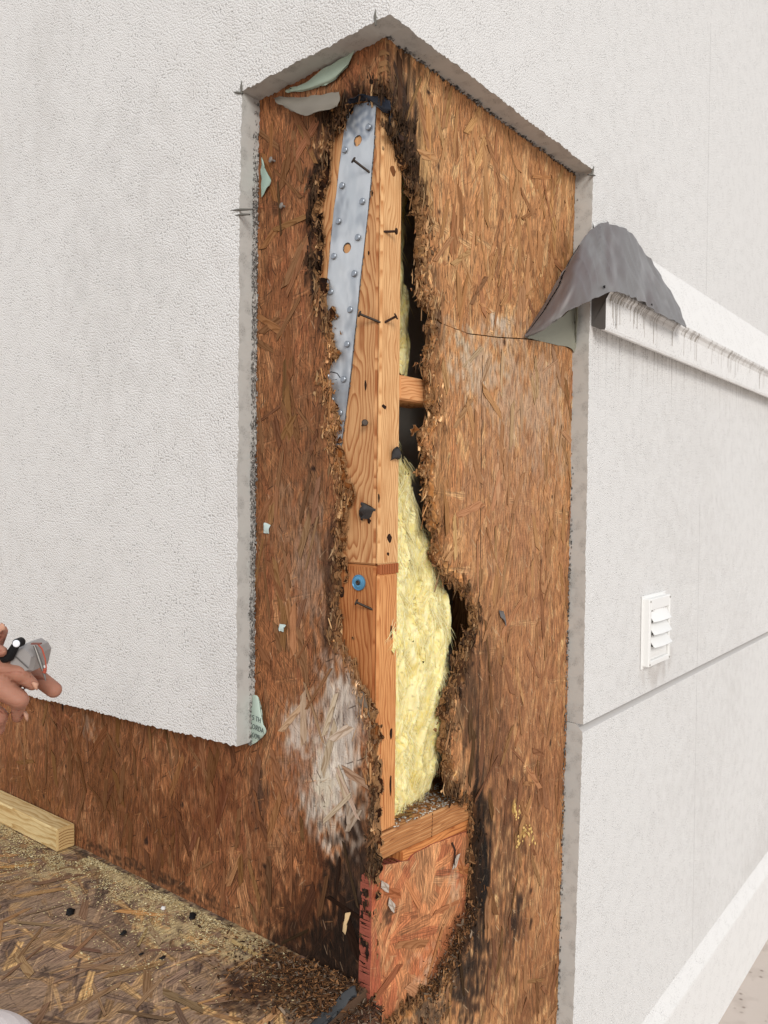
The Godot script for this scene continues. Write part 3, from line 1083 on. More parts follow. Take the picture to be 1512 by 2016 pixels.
	# drip streaks on the band are grime that lies in thin runs
	var runs := Soup.new()
	for k in 150:
		var u := 0.58 + pow(rng.randf(), 1.6) * 1.5
		var w := rnd(0.0006, 0.0018)
		for j in [[7, 6], [6, 5], [5, 4], [4, 3]]:
			if j[0] == 4 and rng.randf() < 0.6: continue
			var a: Vector2 = prof[j[0]]
			var b: Vector2 = prof[j[1]]
			if j[0] == 4: b = a.lerp(b, rng.randf())
			var sk := rnd(-0.002, 0.002)
			runs.face([wp(1, u, a.y, a.x + 0.0006), wp(1, u + w, a.y, a.x + 0.0006), wp(1, u + w + sk, b.y, b.x + 0.0006), wp(1, u + sk, b.y, b.x + 0.0006)], Vector3(1, 0, 0), [])
	var ro := part("drip_streaks", runs.mesh(), mat(S(172, 164, 154), 0.95), right)
	ro.set_meta("kind", "stuff")
	var bend := Soup.new()
	var ring := []
	for p in prof: ring.append(wp(1, 0.566, p.y, p.x))
	bend.face(ring, wdir(1, -1, 0, 0), [])
	part("band_end", bend.mesh(), mat(S(96, 94, 92), 0.95), right)
	# flared foot
	var foot := Soup.new()
	var fp := [Vector2(T, 0.375), Vector2(T + 0.003, 0.366), Vector2(T + 0.016, 0.334), Vector2(T + 0.017, 0.328), Vector2(T + 0.016, GROUND - 0.02)]
	for k in 4:
		var a: Vector2 = fp[k]
		var b: Vector2 = fp[k + 1]
		foot.face([wp(1, 0.528, a.y, a.x), wp(1, 9, a.y, a.x), wp(1, 9, b.y, b.x), wp(1, 0.528, b.y, b.x)], Vector3(1, 0.3, 0), [Vector2(0.5, a.y) / 0.5, Vector2(9, a.y) / 0.5, Vector2(9, b.y) / 0.5, Vector2(0.5, b.y) / 0.5])
	var foot_end := []
	for p in fp: foot_end.append(wp(1, 0.528, p.y, p.x))
	foot_end.append(wp(1, 0.528, GROUND - 0.02, 0.0))
	foot_end.append(wp(1, 0.528, 0.375, 0.0))
	foot.face(foot_end, wdir(1, -1, 0, 0), [])
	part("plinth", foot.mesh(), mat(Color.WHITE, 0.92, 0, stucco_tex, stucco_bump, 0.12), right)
	# the raw inner line of the cut: torn lath and foam crumbs along both edges
	var crumbs := []
	var cols := []
	for k in 3600:
		var y := rnd(1.13, 2.075)
		crumbs.append(Transform3D(Basis.from_euler(Vector3(rnd(0, 6), rnd(0, 6), rnd(0, 6))).scaled(Vector3(rnd(0.0007, 0.002), rnd(0.001, 0.005), rnd(0.0007, 0.002))), wp(0, 0.2352 + rng.randfn() * 0.0011 + 0.0015 * wide.get_noise_1d(y * 500), y, rnd(0.0, 0.011))))
		cols.append(lin(Color.from_hsv(0.09, 0.05, 0.3 + 0.5 * rng.randf())))
	stuff("torn_lath", lump(1.0), tinted(), crumbs, cols, left)
	crumbs = []
	cols = []
	for k in 1100:
		var y := rnd(0.5, 2.08)
		if rng.randf() < 0.3:
			var u := rnd(0.0, 0.56)
			crumbs.append(Transform3D(Basis.from_euler(Vector3(rnd(0, 6), rnd(0, 6), rnd(0, 6))).scaled(Vector3.ONE * rnd(0.001, 0.004)), wp(1, u, 2.0908 + rng.randfn() * 0.001, rnd(0.0, 0.006))))
		else:
			crumbs.append(Transform3D(Basis.from_euler(Vector3(rnd(0, 6), rnd(0, 6), rnd(0, 6))).scaled(Vector3(rnd(0.001, 0.0025), rnd(0.002, 0.006), rnd(0.001, 0.003))), wp(1, lerpf(0.53, 0.566, clampf((y - 0.5) / 1.3, 0, 1)) + rng.randfn() * 0.001, y, rnd(0.0, 0.008))))
		cols.append(lin(Color.from_hsv(0.09, 0.05, rnd(0.25, 0.65))))
	stuff("torn_lath", lump(2.0), tinted(), crumbs, cols, right)
	# over-run saw kerfs at the corners of the cut
	var kerf := mat(S(112, 110, 104), 0.95)
	for e in [[Vector2(0.2328, 2.0726), Vector2(0.233, 2.0928), left, 0], [Vector2(0.2306, 2.0735), Vector2(0.2501, 2.0806), left, 0], [Vector2(0.2079, 1.9044), Vector2(0.2552, 1.9128), left, 0], [Vector2(0.2142, 1.8986), Vector2(0.2463, 1.9037), left, 0], [Vector2(-0.0127, 2.0856), Vector2(-0.0117, 2.106), left, 0], [Vector2(0.5569, 2.081), Vector2(0.5671, 2.1015), right, 1], [Vector2(0.5439, 2.0778), Vector2(0.5766, 2.0863), right, 1]]:
		var a: Vector2 = e[0]
		var b: Vector2 = e[1]
		var mid := a.lerp(b, 0.5)
		part("saw_kerf", tube([wp(e[3], a.x, a.y, T), wp(e[3], mid.x, mid.y, T + 0.0012), wp(e[3], b.x, b.y, T)], [0.0012, 0.0019, 0.0003], 6), kerf, e[2])
	# what closes the building: back walls, drywall, unseen roof slab added against light leaks
	var inner := mat(S(190, 186, 178), 0.95)
	var shell := thing("building_shell", "dark cavity lining behind the studs of the opened corner", "building", Vector3.ZERO, "", "structure")
	part("inner_lining", block(Vector3(-4.2, 0.1, -0.16), Vector3(-0.16, 4.6, -0.15), 1, 0.001), inner, shell)
	part("inner_lining", block(Vector3(-0.16, 0.1, -9.0), Vector3(-0.15, 4.6, -0.15), 1, 0.001), inner, shell)
	part("added_roof_cap", block(Vector3(-4.2, 4.6, -9.0), Vector3(T, 4.75, T), 0, 0.005), inner, shell)
	part("end_wall", block(Vector3(-4.25, 0.0, -9.0), Vector3(-4.2, 4.6, T), 1, 0.005), inner, shell)
	part("end_wall", block(Vector3(-4.2, 0.0, -9.05), Vector3(T, 4.6, -9.0), 1, 0.005), inner, shell)
	part("footing", block(Vector3(-4.2, 0.0, -9.0), Vector3(-0.012, 0.6, -0.012), 0, 0.005), inner, shell)

func build_boards(rusty: Material, black_m: Material) -> void:
	# outlines of the torn edges, in each wall's plane
	var tear_l: Array = [Vector2(-0.0023, 2.0146), Vector2(0.0188, 2.0234), Vector2(0.0509, 2.0302), Vector2(0.0695, 2.0235), Vector2(0.0847, 1.9978), Vector2(0.1031, 1.987), Vector2(0.1084, 1.9572), Vector2(0.1156, 1.9243), Vector2(0.1239, 1.8912), Vector2(0.1206, 1.8556), Vector2(0.1201, 1.8136), Vector2(0.1101, 1.7702), Vector2(0.091, 1.733), Vector2(0.0859, 1.6979), Vector2(0.1052, 1.6623), Vector2(0.0954, 1.633), Vector2(0.0813, 1.6128), Vector2(0.0856, 1.5896), Vector2(0.0835, 1.5611), Vector2(0.0796, 1.5424), Vector2(0.0609, 1.5031), Vector2(0.0688, 1.4838), Vector2(0.0739, 1.4458), Vector2(0.0753, 1.4057), Vector2(0.0813, 1.3685), Vector2(0.0763, 1.33), Vector2(0.0824, 1.3015), Vector2(0.0622, 1.3039), Vector2(0.0684, 1.2873), Vector2(0.0501, 1.2724), Vector2(0.0419, 1.2586), Vector2(0.0329, 1.2422), Vector2(0.0273, 1.218), Vector2(0.0116, 1.2119), Vector2(0.0175, 1.2001), Vector2(0.0088, 1.1909), Vector2(0.0111, 1.171), Vector2(0.0081, 1.1346), Vector2(0.0067, 1.0878), Vector2(0.0072, 1.0567), Vector2(0.0074, 1.0027), Vector2(0.0128, 0.9468), Vector2(0.0129, 0.8856), Vector2(0.0139, 0.8239)]
	var tear_r: Array = [Vector2(0.0009, 2.0117), Vector2(0.0182, 2.0079), Vector2(0.0262, 1.9851), Vector2(0.0399, 1.9653), Vector2(0.0573, 1.9468), Vector2(0.0718, 1.9193), Vector2(0.0793, 1.8988), Vector2(0.0859, 1.868), Vector2(0.0862, 1.8501), Vector2(0.0853, 1.8325), Vector2(0.092, 1.7978), Vector2(0.0974, 1.768), Vector2(0.1064, 1.7443), Vector2(0.1106, 1.7195), Vector2(0.1048, 1.6974), Vector2(0.1078, 1.673), Vector2(0.1085, 1.6333), Vector2(0.1162, 1.6219), Vector2(0.1091, 1.5985), Vector2(0.0873, 1.5885), Vector2(0.0972, 1.5771), Vector2(0.1052, 1.5442), Vector2(0.1081, 1.5187), Vector2(0.1135, 1.4987), Vector2(0.1177, 1.4786), Vector2(0.1271, 1.4503), Vector2(0.134, 1.4202), Vector2(0.1409, 1.4023), Vector2(0.1504, 1.3841), Vector2(0.165, 1.3838), Vector2(0.1898, 1.3706), Vector2(0.2143, 1.3479), Vector2(0.2307, 1.3223), Vector2(0.2325, 1.3097), Vector2(0.2228, 1.2844), Vector2(0.1977, 1.2633), Vector2(0.1913, 1.2339), Vector2(0.1657, 1.2172), Vector2(0.1553, 1.2027), Vector2(0.1586, 1.167), Vector2(0.1527, 1.1333), Vector2(0.1609, 1.1186), Vector2(0.168, 1.1003), Vector2(0.1795, 1.0678), Vector2(0.1925, 1.0443), Vector2(0.2182, 1.0337), Vector2(0.2371, 1.036), Vector2(0.2394, 0.9295), Vector2(0.2367, 0.8489), Vector2(0.2165, 0.8406), Vector2(0.2027, 0.8224), Vector2(0.1876, 0.8073), Vector2(0.1647, 0.7918), Vector2(0.1242, 0.7906), Vector2(0.0737, 0.7925), Vector2(0.0344, 0.7924), Vector2(0.0179, 0.7795)]
	var hole_l := PackedVector2Array(tear_l)
	hole_l.append_array(PackedVector2Array([Vector2(-0.1, 0.8), Vector2(-0.1, tear_l[0].y)]))
	var hole_r := PackedVector2Array(tear_r)
	hole_r.append_array(PackedVector2Array([Vector2(-0.1, tear_r[tear_r.size() - 1].y), Vector2(-0.1, tear_r[0].y)]))
	for e in [[Vector2(0.0669, 2.0247), 0.8], [Vector2(0.0846, 1.989), 0.3], [Vector2(0.1029, 1.9697), 0.5], [Vector2(0.1025, 1.9351), 1.0], [Vector2(0.1058, 1.8043), 0.95], [Vector2(0.1005, 1.748), 0.45], [Vector2(0.0953, 1.7058), 0.05], [Vector2(0.0797, 1.5527), 0.05], [Vector2(0.0743, 1.4837), 0.15], [Vector2(0.0781, 1.4076), 0.4], [Vector2(0.0817, 1.317), 0.4], [Vector2(0.0675, 1.2874), 0.12], [Vector2(0.04, 1.2466), 0.15], [Vector2(0.0175, 1.196), 0.2], [Vector2(0.0082, 1.1373), 0.35], [Vector2(0.0072, 1.0567), 0.55], [Vector2(0.0107, 0.9882), 0.8], [Vector2(0.0133, 0.8446), 0.9]]:
		rot_l.append(Vector2(e[0].y, e[1]))
	for e in [[Vector2(0.0084, 2.0088), 1.0], [Vector2(0.0336, 1.9418), 0.95], [Vector2(0.0558, 1.9016), 0.5], [Vector2(0.0675, 1.8296), 0.3], [Vector2(0.0782, 1.763), 0.35], [Vector2(0.097, 1.7244), 0.3], [Vector2(0.0888, 1.6391), 0.12], [Vector2(0.0927, 1.555), 0.05], [Vector2(0.1106, 1.4558), 0.1], [Vector2(0.1412, 1.3847), 0.3], [Vector2(0.2129, 1.3458), 0.7], [Vector2(0.2287, 1.2821), 0.85], [Vector2(0.1913, 1.2339), 0.75], [Vector2(0.1556, 1.1878), 0.45], [Vector2(0.1594, 1.1272), 0.3], [Vector2(0.1838, 1.0605), 0.5], [Vector2(0.2375, 1.0138), 0.9], [Vector2(0.2381, 0.8555), 0.95], [Vector2(0.1957, 0.8184), 0.7], [Vector2(0.0678, 0.7926), 0.5]]:
		rot_r.append(Vector2(e[0].y, e[1]))
	var hf_l := field(hole_l, -0.02, 0.82, 0.30, 2.12, 0.007)
	var hf_r := field(hole_r, -0.02, 0.45, 0.60, 2.12, 0.008)

	# ---- left board
	var frame_l := Rect2(0.0, 0.83, 1.0, 1.28)
	var mm_l := 0.75
	var pic := board_picture(int(1000 / mm_l), int(1280 / mm_l), mm_l, S(150, 104, 72), [S(166, 116, 80), S(154, 106, 72), S(172, 124, 88), S(142, 96, 66), S(178, 134, 98), S(158, 104, 74)], 3000, 0.36, 4200)
	var im: Image = pic[0]
	var W := im.get_width()
	for e in [  # grime, mould and white bloom: place, radii (m), colour, strength, streak
		[Vector2(0.1768, 1.5549), 0.09, 0.2, S(128, 96, 70), 0.5, 4.0], [Vector2(0.1167, 1.4972), 0.03, 0.2, S(92, 68, 50), 0.5, 5.0], [Vector2(0.1783, 1.7002), 0.05, 0.3, S(132, 86, 58), 0.5, 4.0], [Vector2(0.1018, 1.8728), 0.03, 0.16, S(34, 24, 20), 0.9, 6.0], [Vector2(0.0577, 2.0087), 0.05, 0.04, S(52, 34, 24), 0.8, 1.5],
		[Vector2(0.1252, 1.3906), 0.05, 0.09, S(176, 160, 150), 0.45, 3.0], [Vector2(0.1557, 1.4752), 0.05, 0.07, S(158, 132, 112), 0.4, 2.0], [Vector2(0.089, 1.393), 0.012, 0.2, S(58, 40, 30), 0.7, 5.0],
		[Vector2(0.1476, 1.1723), 0.028, 0.045, S(214, 208, 202), 0.85, 2.5], [Vector2(0.1322, 1.1247), 0.06, 0.1, S(170, 140, 124), 0.6, 2.0], [Vector2(0.0799, 1.1567), 0.055, 0.13, S(186, 170, 160), 0.85, 2.5], [Vector2(0.0645, 1.1805), 0.045, 0.12, S(206, 200, 194), 0.75, 3.0],
		[Vector2(0.0676, 1.1313), 0.042, 0.11, S(226, 222, 216), 0.95, 2.5], [Vector2(0.0932, 1.0905), 0.022, 0.05, S(222, 218, 204), 0.9, 2.0], [Vector2(0.0485, 1.211), 0.03, 0.06, S(150, 138, 132), 0.7, 3.0], [Vector2(0.1071, 1.0588), 0.03, 0.05, S(206, 202, 196), 0.85, 2.5],
		[Vector2(0.2246, 1.0523), 0.022, 0.05, S(70, 54, 46), 0.7, 2.0], [Vector2(0.0455, 0.95), 0.06, 0.14, S(44, 32, 25), 0.92, 2.5], [Vector2(0.036, 0.9048), 0.06, 0.12, S(36, 26, 20), 0.92, 2.0], [Vector2(0.0907, 0.8645), 0.11, 0.08, S(48, 35, 27), 0.9, 2.0], [Vector2(0.0815, 0.889), 0.08, 0.07, S(38, 27, 20), 0.92, 2.0], [Vector2(0.0321, 1.0228), 0.03, 0.08, S(58, 46, 40), 0.8, 2.5],
		[Vector2(0.1205, 0.9548), 0.04, 0.08, S(100, 56, 32), 0.5, 3.0], [Vector2(0.1701, 0.8954), 0.07, 0.09, S(92, 58, 38), 0.75, 2.0], [Vector2(0.1292, 0.8507), 0.09, 0.05, S(50, 36, 27), 0.85, 2.0], [Vector2(0.4412, 0.942), 0.12, 0.1, S(104, 64, 38), 0.7, 3.0], [Vector2(0.8765, 0.9079), 0.15, 0.1, S(120, 80, 46), 0.6, 3.0], [Vector2(0.3274, 1.0359), 0.12, 0.1, S(112, 68, 42), 0.75, 3.0], [Vector2(0.6314, 1.0017), 0.2, 0.12, S(112, 72, 42), 0.75, 4.0],
		[Vector2(0.6804, 1.075), 0.03, 0.02, S(168, 152, 140), 0.6, 1.5], [Vector2(0.27, 1.1577), 0.06, 0.03, S(150, 136, 126), 0.5, 2.0], [Vector2(0.4817, 0.8624), 0.25, 0.012, S(50, 38, 30), 0.6, 0.7], [Vector2(0.1959, 1.9169), 0.012, 0.016, S(90, 62, 44), 0.8, 1.0]]:
		var c: Vector2 = e[0]
		stain(im, c.x * 1000 / mm_l, (2.11 - c.y) * 1000 / mm_l, e[1] * 1000 / mm_l, e[2] * 1000 / mm_l, e[3], e[4], e[5])
	for k in 46:       # knots of mould and old nail holes
		stain(im, rnd(0, W), rnd(0, im.get_height()), rnd(3, 9), rnd(5, 14), S(46, 32, 26), 0.85, 1.5)
	rot_rim(0, im, hf_l, 0.0, 2.11, mm_l, 0.011, S(40, 27, 20), 0.85)
	sliver_pass(im, pic[1], mm_l, 5200, 0.6, [S(196, 146, 98), S(152, 100, 62), S(62, 42, 30), S(214, 190, 162), S(78, 52, 36)])
	weather(im, pic[1], 0.26, 0.015)
	for e in [[Vector2(0.0732, 1.1371), 0.03, 0.11, S(230, 227, 220), 0.75, 3.0], [Vector2(0.0933, 1.1011), 0.02, 0.05, S(226, 222, 206), 0.7, 1.5], [Vector2(0.1445, 1.1692), 0.02, 0.035, S(220, 214, 208), 0.6, 2.0], [Vector2(0.0484, 1.1973), 0.02, 0.07, S(188, 182, 178), 0.5, 4.0], [Vector2(0.0469, 1.0738), 0.025, 0.06, S(168, 160, 152), 0.6, 2.0]]:
		stain(im, e[0].x * 1000 / mm_l, (2.11 - e[0].y) * 1000 / mm_l, e[1] * 1000 / mm_l, e[2] * 1000 / mm_l, e[3], e[4], e[5], 0.9)
	sliver_pass(im, pic[1], mm_l, 5200, 0.7, [S(192, 146, 100), S(160, 110, 72), S(48, 34, 26), S(206, 176, 142), S(64, 44, 32)], 0.9)
	var board_l := thing("sheathing_panel", "reddish brown strand board left of the corner, with white bloom and black rot", "sheathing board")
	var shape_l := PackedVector2Array(tear_l)
	shape_l.append_array(PackedVector2Array([Vector2(0.014, 0.832), Vector2(0.995, 0.832), Vector2(0.995, 1.16), Vector2(0.262, 1.16), Vector2(0.262, 2.108), Vector2(0.0005, 2.108), Vector2(0.0005, tear_l[0].y)]))
	var f_l := field(shape_l, -0.01, 0.82, 1.0, 2.12, 0.007)
	var lm := mat(Color(0.93, 0.895, 0.86), 0.82, 0, tex(im), tex(pic[1]), 0.14)
	var cutl := cut_panel(0, f_l, hf_l, 0.0, 0.828, 1.0, 2.11, 0.0035, 0.0, 0.0115, frame_l, 0.006)
	part("board", cutl.face, lm, board_l)
	var rim_m := mat(S(140, 104, 70), 0.95)
	part("broken_edge", cutl.rim, rim_m, board_l)
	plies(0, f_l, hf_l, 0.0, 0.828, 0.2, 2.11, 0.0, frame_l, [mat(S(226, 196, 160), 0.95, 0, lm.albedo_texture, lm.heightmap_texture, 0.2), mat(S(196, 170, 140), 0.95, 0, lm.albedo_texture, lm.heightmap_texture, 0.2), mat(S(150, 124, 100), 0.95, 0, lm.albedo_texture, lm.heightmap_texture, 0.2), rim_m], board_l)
	fringe(0, cutl.torn, 5600, im, frame_l, board_l, 0.006)
	strands(0, f_l, Rect2(0.01, 0.86, 0.23, 1.2), 0.0, 90, im, frame_l, board_l, 0.45)
	strands(0, f_l, Rect2(0.23, 0.85, 0.7, 0.27), 0.0, 80, im, frame_l, board_l, 0.4)
	var far := thing("sheathing_panel", "brown strand board beyond the left edge of the opened strip", "sheathing board")
	part("board", block(Vector3(-2.4, 0.83, -0.0115), Vector3(-0.998, 1.16, 0.0), 1, 0.001), mat(Color.WHITE, 0.85, 0, lm.albedo_texture, lm.heightmap_texture, 0.14), far)

	# ---- right boards: one above the seam, one below
	var frame_r := Rect2(0.0, 0.5, 0.6, 1.61)
	var mm_r := 0.8
	pic = board_picture(int(600 / mm_r), int(1610 / mm_r), mm_r, S(194, 142, 98), [S(204, 152, 106), S(194, 142, 98), S(212, 164, 118), S(180, 128, 88), S(216, 172, 126), S(198, 144, 100)], 2500, 0.26, 4200)
	im = pic[0]
	for e in [
		[Vector2(0.0832, 1.951), 0.03, 0.14, S(196, 160, 112), 0.75, 5.0], [Vector2(0.0415, 2.0047), 0.04, 0.10, S(34, 27, 24), 0.85, 5.0], [Vector2(0.062, 1.9443), 0.022, 0.09, S(52, 38, 28), 0.8, 5.0], [Vector2(0.013, 2.0596), 0.03, 0.05, S(74, 52, 40), 0.8, 4.0],
		[Vector2(0.3015, 2.0847), 0.2, 0.04, S(196, 142, 100), 0.45, 2.0], [Vector2(0.1235, 1.7716), 0.02, 0.05, S(64, 48, 38), 0.7, 4.0], [Vector2(0.3092, 1.7747), 0.05, 0.02, S(214, 206, 196), 0.75, 2.0],
		[Vector2(0.1837, 1.7294), 0.03, 0.018, S(206, 194, 168), 0.85, 1.2], [Vector2(0.2341, 1.7003), 0.1, 0.06, S(206, 188, 168), 0.85, 2.0], [Vector2(0.3971, 1.6536), 0.2, 0.14, S(198, 172, 150), 0.75, 3.0], [Vector2(0.3491, 1.4998), 0.2, 0.2, S(178, 134, 104), 0.55, 4.0], [Vector2(0.4088, 1.2234), 0.2, 0.3, S(168, 118, 86), 0.6, 4.0],
		[Vector2(0.1257, 1.6573), 0.022, 0.1, S(118, 82, 54), 0.6, 3.0], [Vector2(0.1393, 1.4842), 0.02, 0.12, S(138, 100, 66), 0.6, 4.0], [Vector2(0.2238, 1.174), 0.05, 0.16, S(70, 52, 40), 0.75, 5.0], [Vector2(0.3183, 1.0723), 0.1, 0.16, S(122, 84, 62), 0.55, 4.0],
		[Vector2(0.2768, 1.1472), 0.07, 0.2, S(112, 78, 56), 0.6, 4.0], [Vector2(0.491, 0.9922), 0.1, 0.2, S(138, 92, 64), 0.6, 4.0], [Vector2(0.4627, 0.6202), 0.14, 0.1, S(110, 74, 50), 0.6, 3.0], [Vector2(0.3467, 0.9303), 0.10, 0.14, S(92, 62, 44), 0.75, 3.0], [Vector2(0.334, 0.7665), 0.08, 0.1, S(96, 66, 48), 0.65, 3.0], [Vector2(0.2407, 0.7351), 0.06, 0.08, S(64, 46, 36), 0.85, 2.0], [Vector2(0.2587, 0.9354), 0.034, 0.18, S(26, 20, 17), 0.95, 5.0], [Vector2(0.2536, 0.9611), 0.026, 0.13, S(28, 22, 18), 0.95, 4.0], [Vector2(0.2388, 0.8235), 0.03, 0.08, S(38, 29, 24), 0.9, 3.0], [Vector2(0.3673, 0.7865), 0.03, 0.05, S(40, 30, 26), 0.8, 3.0], [Vector2(0.4415, 0.7022), 0.14, 0.1, S(150, 102, 70), 0.5, 4.0], [Vector2(0.4854, 0.8478), 0.05, 0.2, S(168, 116, 84), 0.5, 5.0],
		[Vector2(0.2037, 0.7761), 0.05, 0.07, S(52, 42, 36), 0.9, 2.0], [Vector2(0.1171, 0.7646), 0.06, 0.05, S(88, 74, 62), 0.8, 1.5], [Vector2(0.3623, 0.9847), 0.012, 0.014, S(220, 182, 110), 0.9, 1.2], [Vector2(0.3896, 0.9377), 0.018, 0.02, S(206, 168, 100), 0.7, 1.2]]:
		var c: Vector2 = e[0]
		stain(im, c.x * 1000 / mm_r, (2.11 - c.y) * 1000 / mm_r, e[1] * 1000 / mm_r, e[2] * 1000 / mm_r, e[3], e[4], e[5])
	for k in 30:
		stain(im, rnd(0, im.get_width()), rnd(0, im.get_height()), rnd(3, 7), rnd(5, 12), S(56, 38, 28), 0.8, 1.5)
	rot_rim(1, im, hf_r, 0.0, 2.11, mm_r, 0.012, S(56, 38, 26), 0.8)
	sliver_pass(im, pic[1], mm_r, 5200, 0.5, [S(226, 186, 138), S(180, 126, 84), S(80, 56, 40), S(232, 208, 172), S(100, 70, 50)])
	weather(im, pic[1], 0.24, 0.02)
	sliver_pass(im, pic[1], mm_r, 5200, 0.6, [S(230, 196, 150), S(190, 138, 94), S(66, 46, 34), S(236, 212, 178), S(90, 62, 44)], 0.9)
	for k in 620:          # the board's vertical joint, right of the tear
		var yy := int((2.11 - Vector2(0.2426, 1.7169).y) * 1000 / mm_r) + k * 2
		if yy < im.get_height() - 2: im.fill_rect(Rect2i(int((Vector2(0.2426, 1.7169).x + 0.004 * k / 620.0) * 1000 / mm_r + 0.8 * fine.get_noise_1d(k * 0.4)), yy, 2, 2), S(58, 42, 33))
	var seam: Array = [Vector2(0.1342, 1.747), Vector2(0.2043, 1.7439), Vector2(0.2859, 1.7516), Vector2(0.3941, 1.7654), Vector2(0.4877, 1.773), Vector2(0.5811, 1.7741)]
	var cutat := 0
	for k in tear_r.size():
		if tear_r[k].y > seam[0].y: cutat = k
	var up := PackedVector2Array()
	for k in cutat + 1: up.append(tear_r[k])
	for p in seam: up.append(p + Vector2(0, 0.0011))
	up.append_array(PackedVector2Array([Vector2(0.598, seam[5].y), Vector2(0.598, 2.108), Vector2(0.0005, 2.108), Vector2(0.0005, tear_r[0].y)]))
	var dn := PackedVector2Array()
	for k in range(cutat + 1, tear_r.size()): dn.append(tear_r[k])
	dn.append_array(PackedVector2Array([Vector2(tear_r[tear_r.size() - 1].x, 0.47), Vector2(0.598, 0.47), Vector2(0.598, seam[5].y)]))
	for k in range(5, -1, -1): dn.append(seam[k] - Vector2(0, 0.0011))
	var rm := mat(Color(0.95, 0.93, 0.90), 0.82, 0, tex(im), tex(pic[1]), 0.14)
	for e in [[up, "orange tan strand board in the upper right of the cut-out", 1.74, 2.11, 110, 0.0, 3400], [dn, "greyish brown strand board in the lower right, dark with rot at its torn edge", 0.46, 1.84, 170, 0.003, 8500]]:
		var o := thing("sheathing_panel", e[1], "sheathing board")
		var f := field(e[0], -0.01, e[2] - 0.01, 0.61, e[3] + 0.01, 0.007)
		var cut := cut_panel(1, f, hf_r, 0.0, e[2], 0.6, e[3], 0.0035, e[5], 0.0125, frame_r, 0.006, 0.004 if e[5] == 0.0 else 0.008)
		part("board", cut.face, rm, o)
		part("broken_edge", cut.rim, rim_m, o)
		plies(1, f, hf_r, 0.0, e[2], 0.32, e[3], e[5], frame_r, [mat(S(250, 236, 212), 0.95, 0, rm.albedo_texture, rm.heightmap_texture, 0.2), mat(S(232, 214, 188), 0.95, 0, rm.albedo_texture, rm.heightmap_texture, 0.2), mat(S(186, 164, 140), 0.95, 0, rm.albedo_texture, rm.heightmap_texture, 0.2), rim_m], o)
		fringe(1, cut.torn, e[6], im, frame_r, o, 0.0155)
		strands(1, f, Rect2(0.03, e[2], 0.53, e[3] - e[2] - 0.02), e[5], e[4], im, frame_r, o, 0.3)

	# ---- the sound board at the bottom of the hole, with large flakes
	var pic2 := board_picture(400, 500, 0.75, S(176, 112, 74), [S(192, 130, 88), S(180, 114, 76), S(200, 142, 98), S(162, 96, 64), S(208, 156, 112)], 230, 1.3, 420, 1.9)
	var im2: Image = pic2[0]
	stain(im2, 180, 330, 60, 90, S(222, 186, 160), 0.5, 1.5)
	stain(im2, 60, 120, 14, 30, S(70, 46, 34), 0.7, 1.2)
	stain(im2, 280, 150, 30, 40, S(214, 180, 150), 0.5, 1.5)
	stain(im2, 20, 250, 26, 400, S(168, 78, 58), 0.6, 4.0)
	weather(im2, pic2[1], 0.16, 0.0)
	var shape: Array = [Vector2(0.001, 0.9992), Vector2(0.0062, 1.0054), Vector2(0.0214, 1.0054), Vector2(0.0825, 0.991), Vector2(0.0909, 0.9961), Vector2(0.1384, 0.9946), Vector2(0.2648, 0.9808)]
	var rim_shape := PackedVector2Array(shape)
	rim_shape.append_array(PackedVector2Array([Vector2(0.31, 0.97), Vector2(0.31, 0.6), Vector2(-0.006, 0.6)]))
	var fr := field(rim_shape, -0.02, 0.64, 0.3, 1.05, 0.006)
	var rim := thing("rim_board", "clean reddish strand board with large flakes below the bottom plate", "sheathing board")
	var cutr := cut_panel(1, fr, null, -0.012, 0.65, 0.29, 1.02, 0.0035, -0.009, 0.02, Rect2(-0.01, 0.65, 0.3, 0.375), 0.0)
	part("board", cutr.face, mat(Color.WHITE, 0.8, 0, tex(im2), tex(pic2[1]), 0.1), rim)
	part("board_edge", cutr.rim, mat(S(150, 82, 66), 0.9), rim)
	strands(1, fr, Rect2(0.01, 0.72, 0.24, 0.26), -0.009, 22, im2, Rect2(-0.01, 0.65, 0.3, 0.375), rim, 1.2)
	for e in [[Vector2(0.0247, 0.9767), 0.9], [Vector2(0.0398, 0.9454), 0.7], [Vector2(0.2, 0.9496), -0.6]]:
		var c: Vector2 = e[0]
		part("splinter_flake", strand_meshes[2], strand_material(S(196, 190, 182)), rim, Transform3D(Basis(Vector3(0, 0, 1), e[1]).rotated(Vector3.UP, PI / 2).scaled_local(Vector3(0.8, 0.5, 1)), wp(1, c.x, c.y, -0.006)))
	var c0 := Vector2(0.1903, 0.9808)
	part("bent_nail", tube([wp(1, c0.x, c0.y, -0.008), wp(1, c0.x + 0.001, c0.y - 0.01, -0.003), wp(1, c0.x + 0.004, c0.y - 0.035, -0.006)], [0.0016, 0.0016, 0.001], 6), rusty, rim)
	# crumbs of yellow foam stuck on the lower right board
	var w := []
	var cl := []
	for k in 70:
		var c: Vector2 = [Vector2(0.3623, 0.9847), Vector2(0.3694, 0.9741), Vector2(0.3951, 0.9316), Vector2(0.4167, 0.9317), Vector2(0.3741, 0.9255), Vector2(0.4264, 0.9127)][k % 6]
		w.append(Transform3D(Basis.from_euler(Vector3(rnd(0, 6), rnd(0, 6), rnd(0, 6))).scaled(Vector3(0.002, 0.005, 0.004) * rnd(0.4, 1.3)), wp(1, c.x + rng.randfn() * 0.005, c.y + rng.randfn() * 0.006, 0.004)))
		cl.append(lin(S(222, 186, 118) * rnd(0.85, 1.1)))
	stuff("foam_crumbs", lump(31.0), tinted(), w, cl, get_node("sheathing_panel_003"))
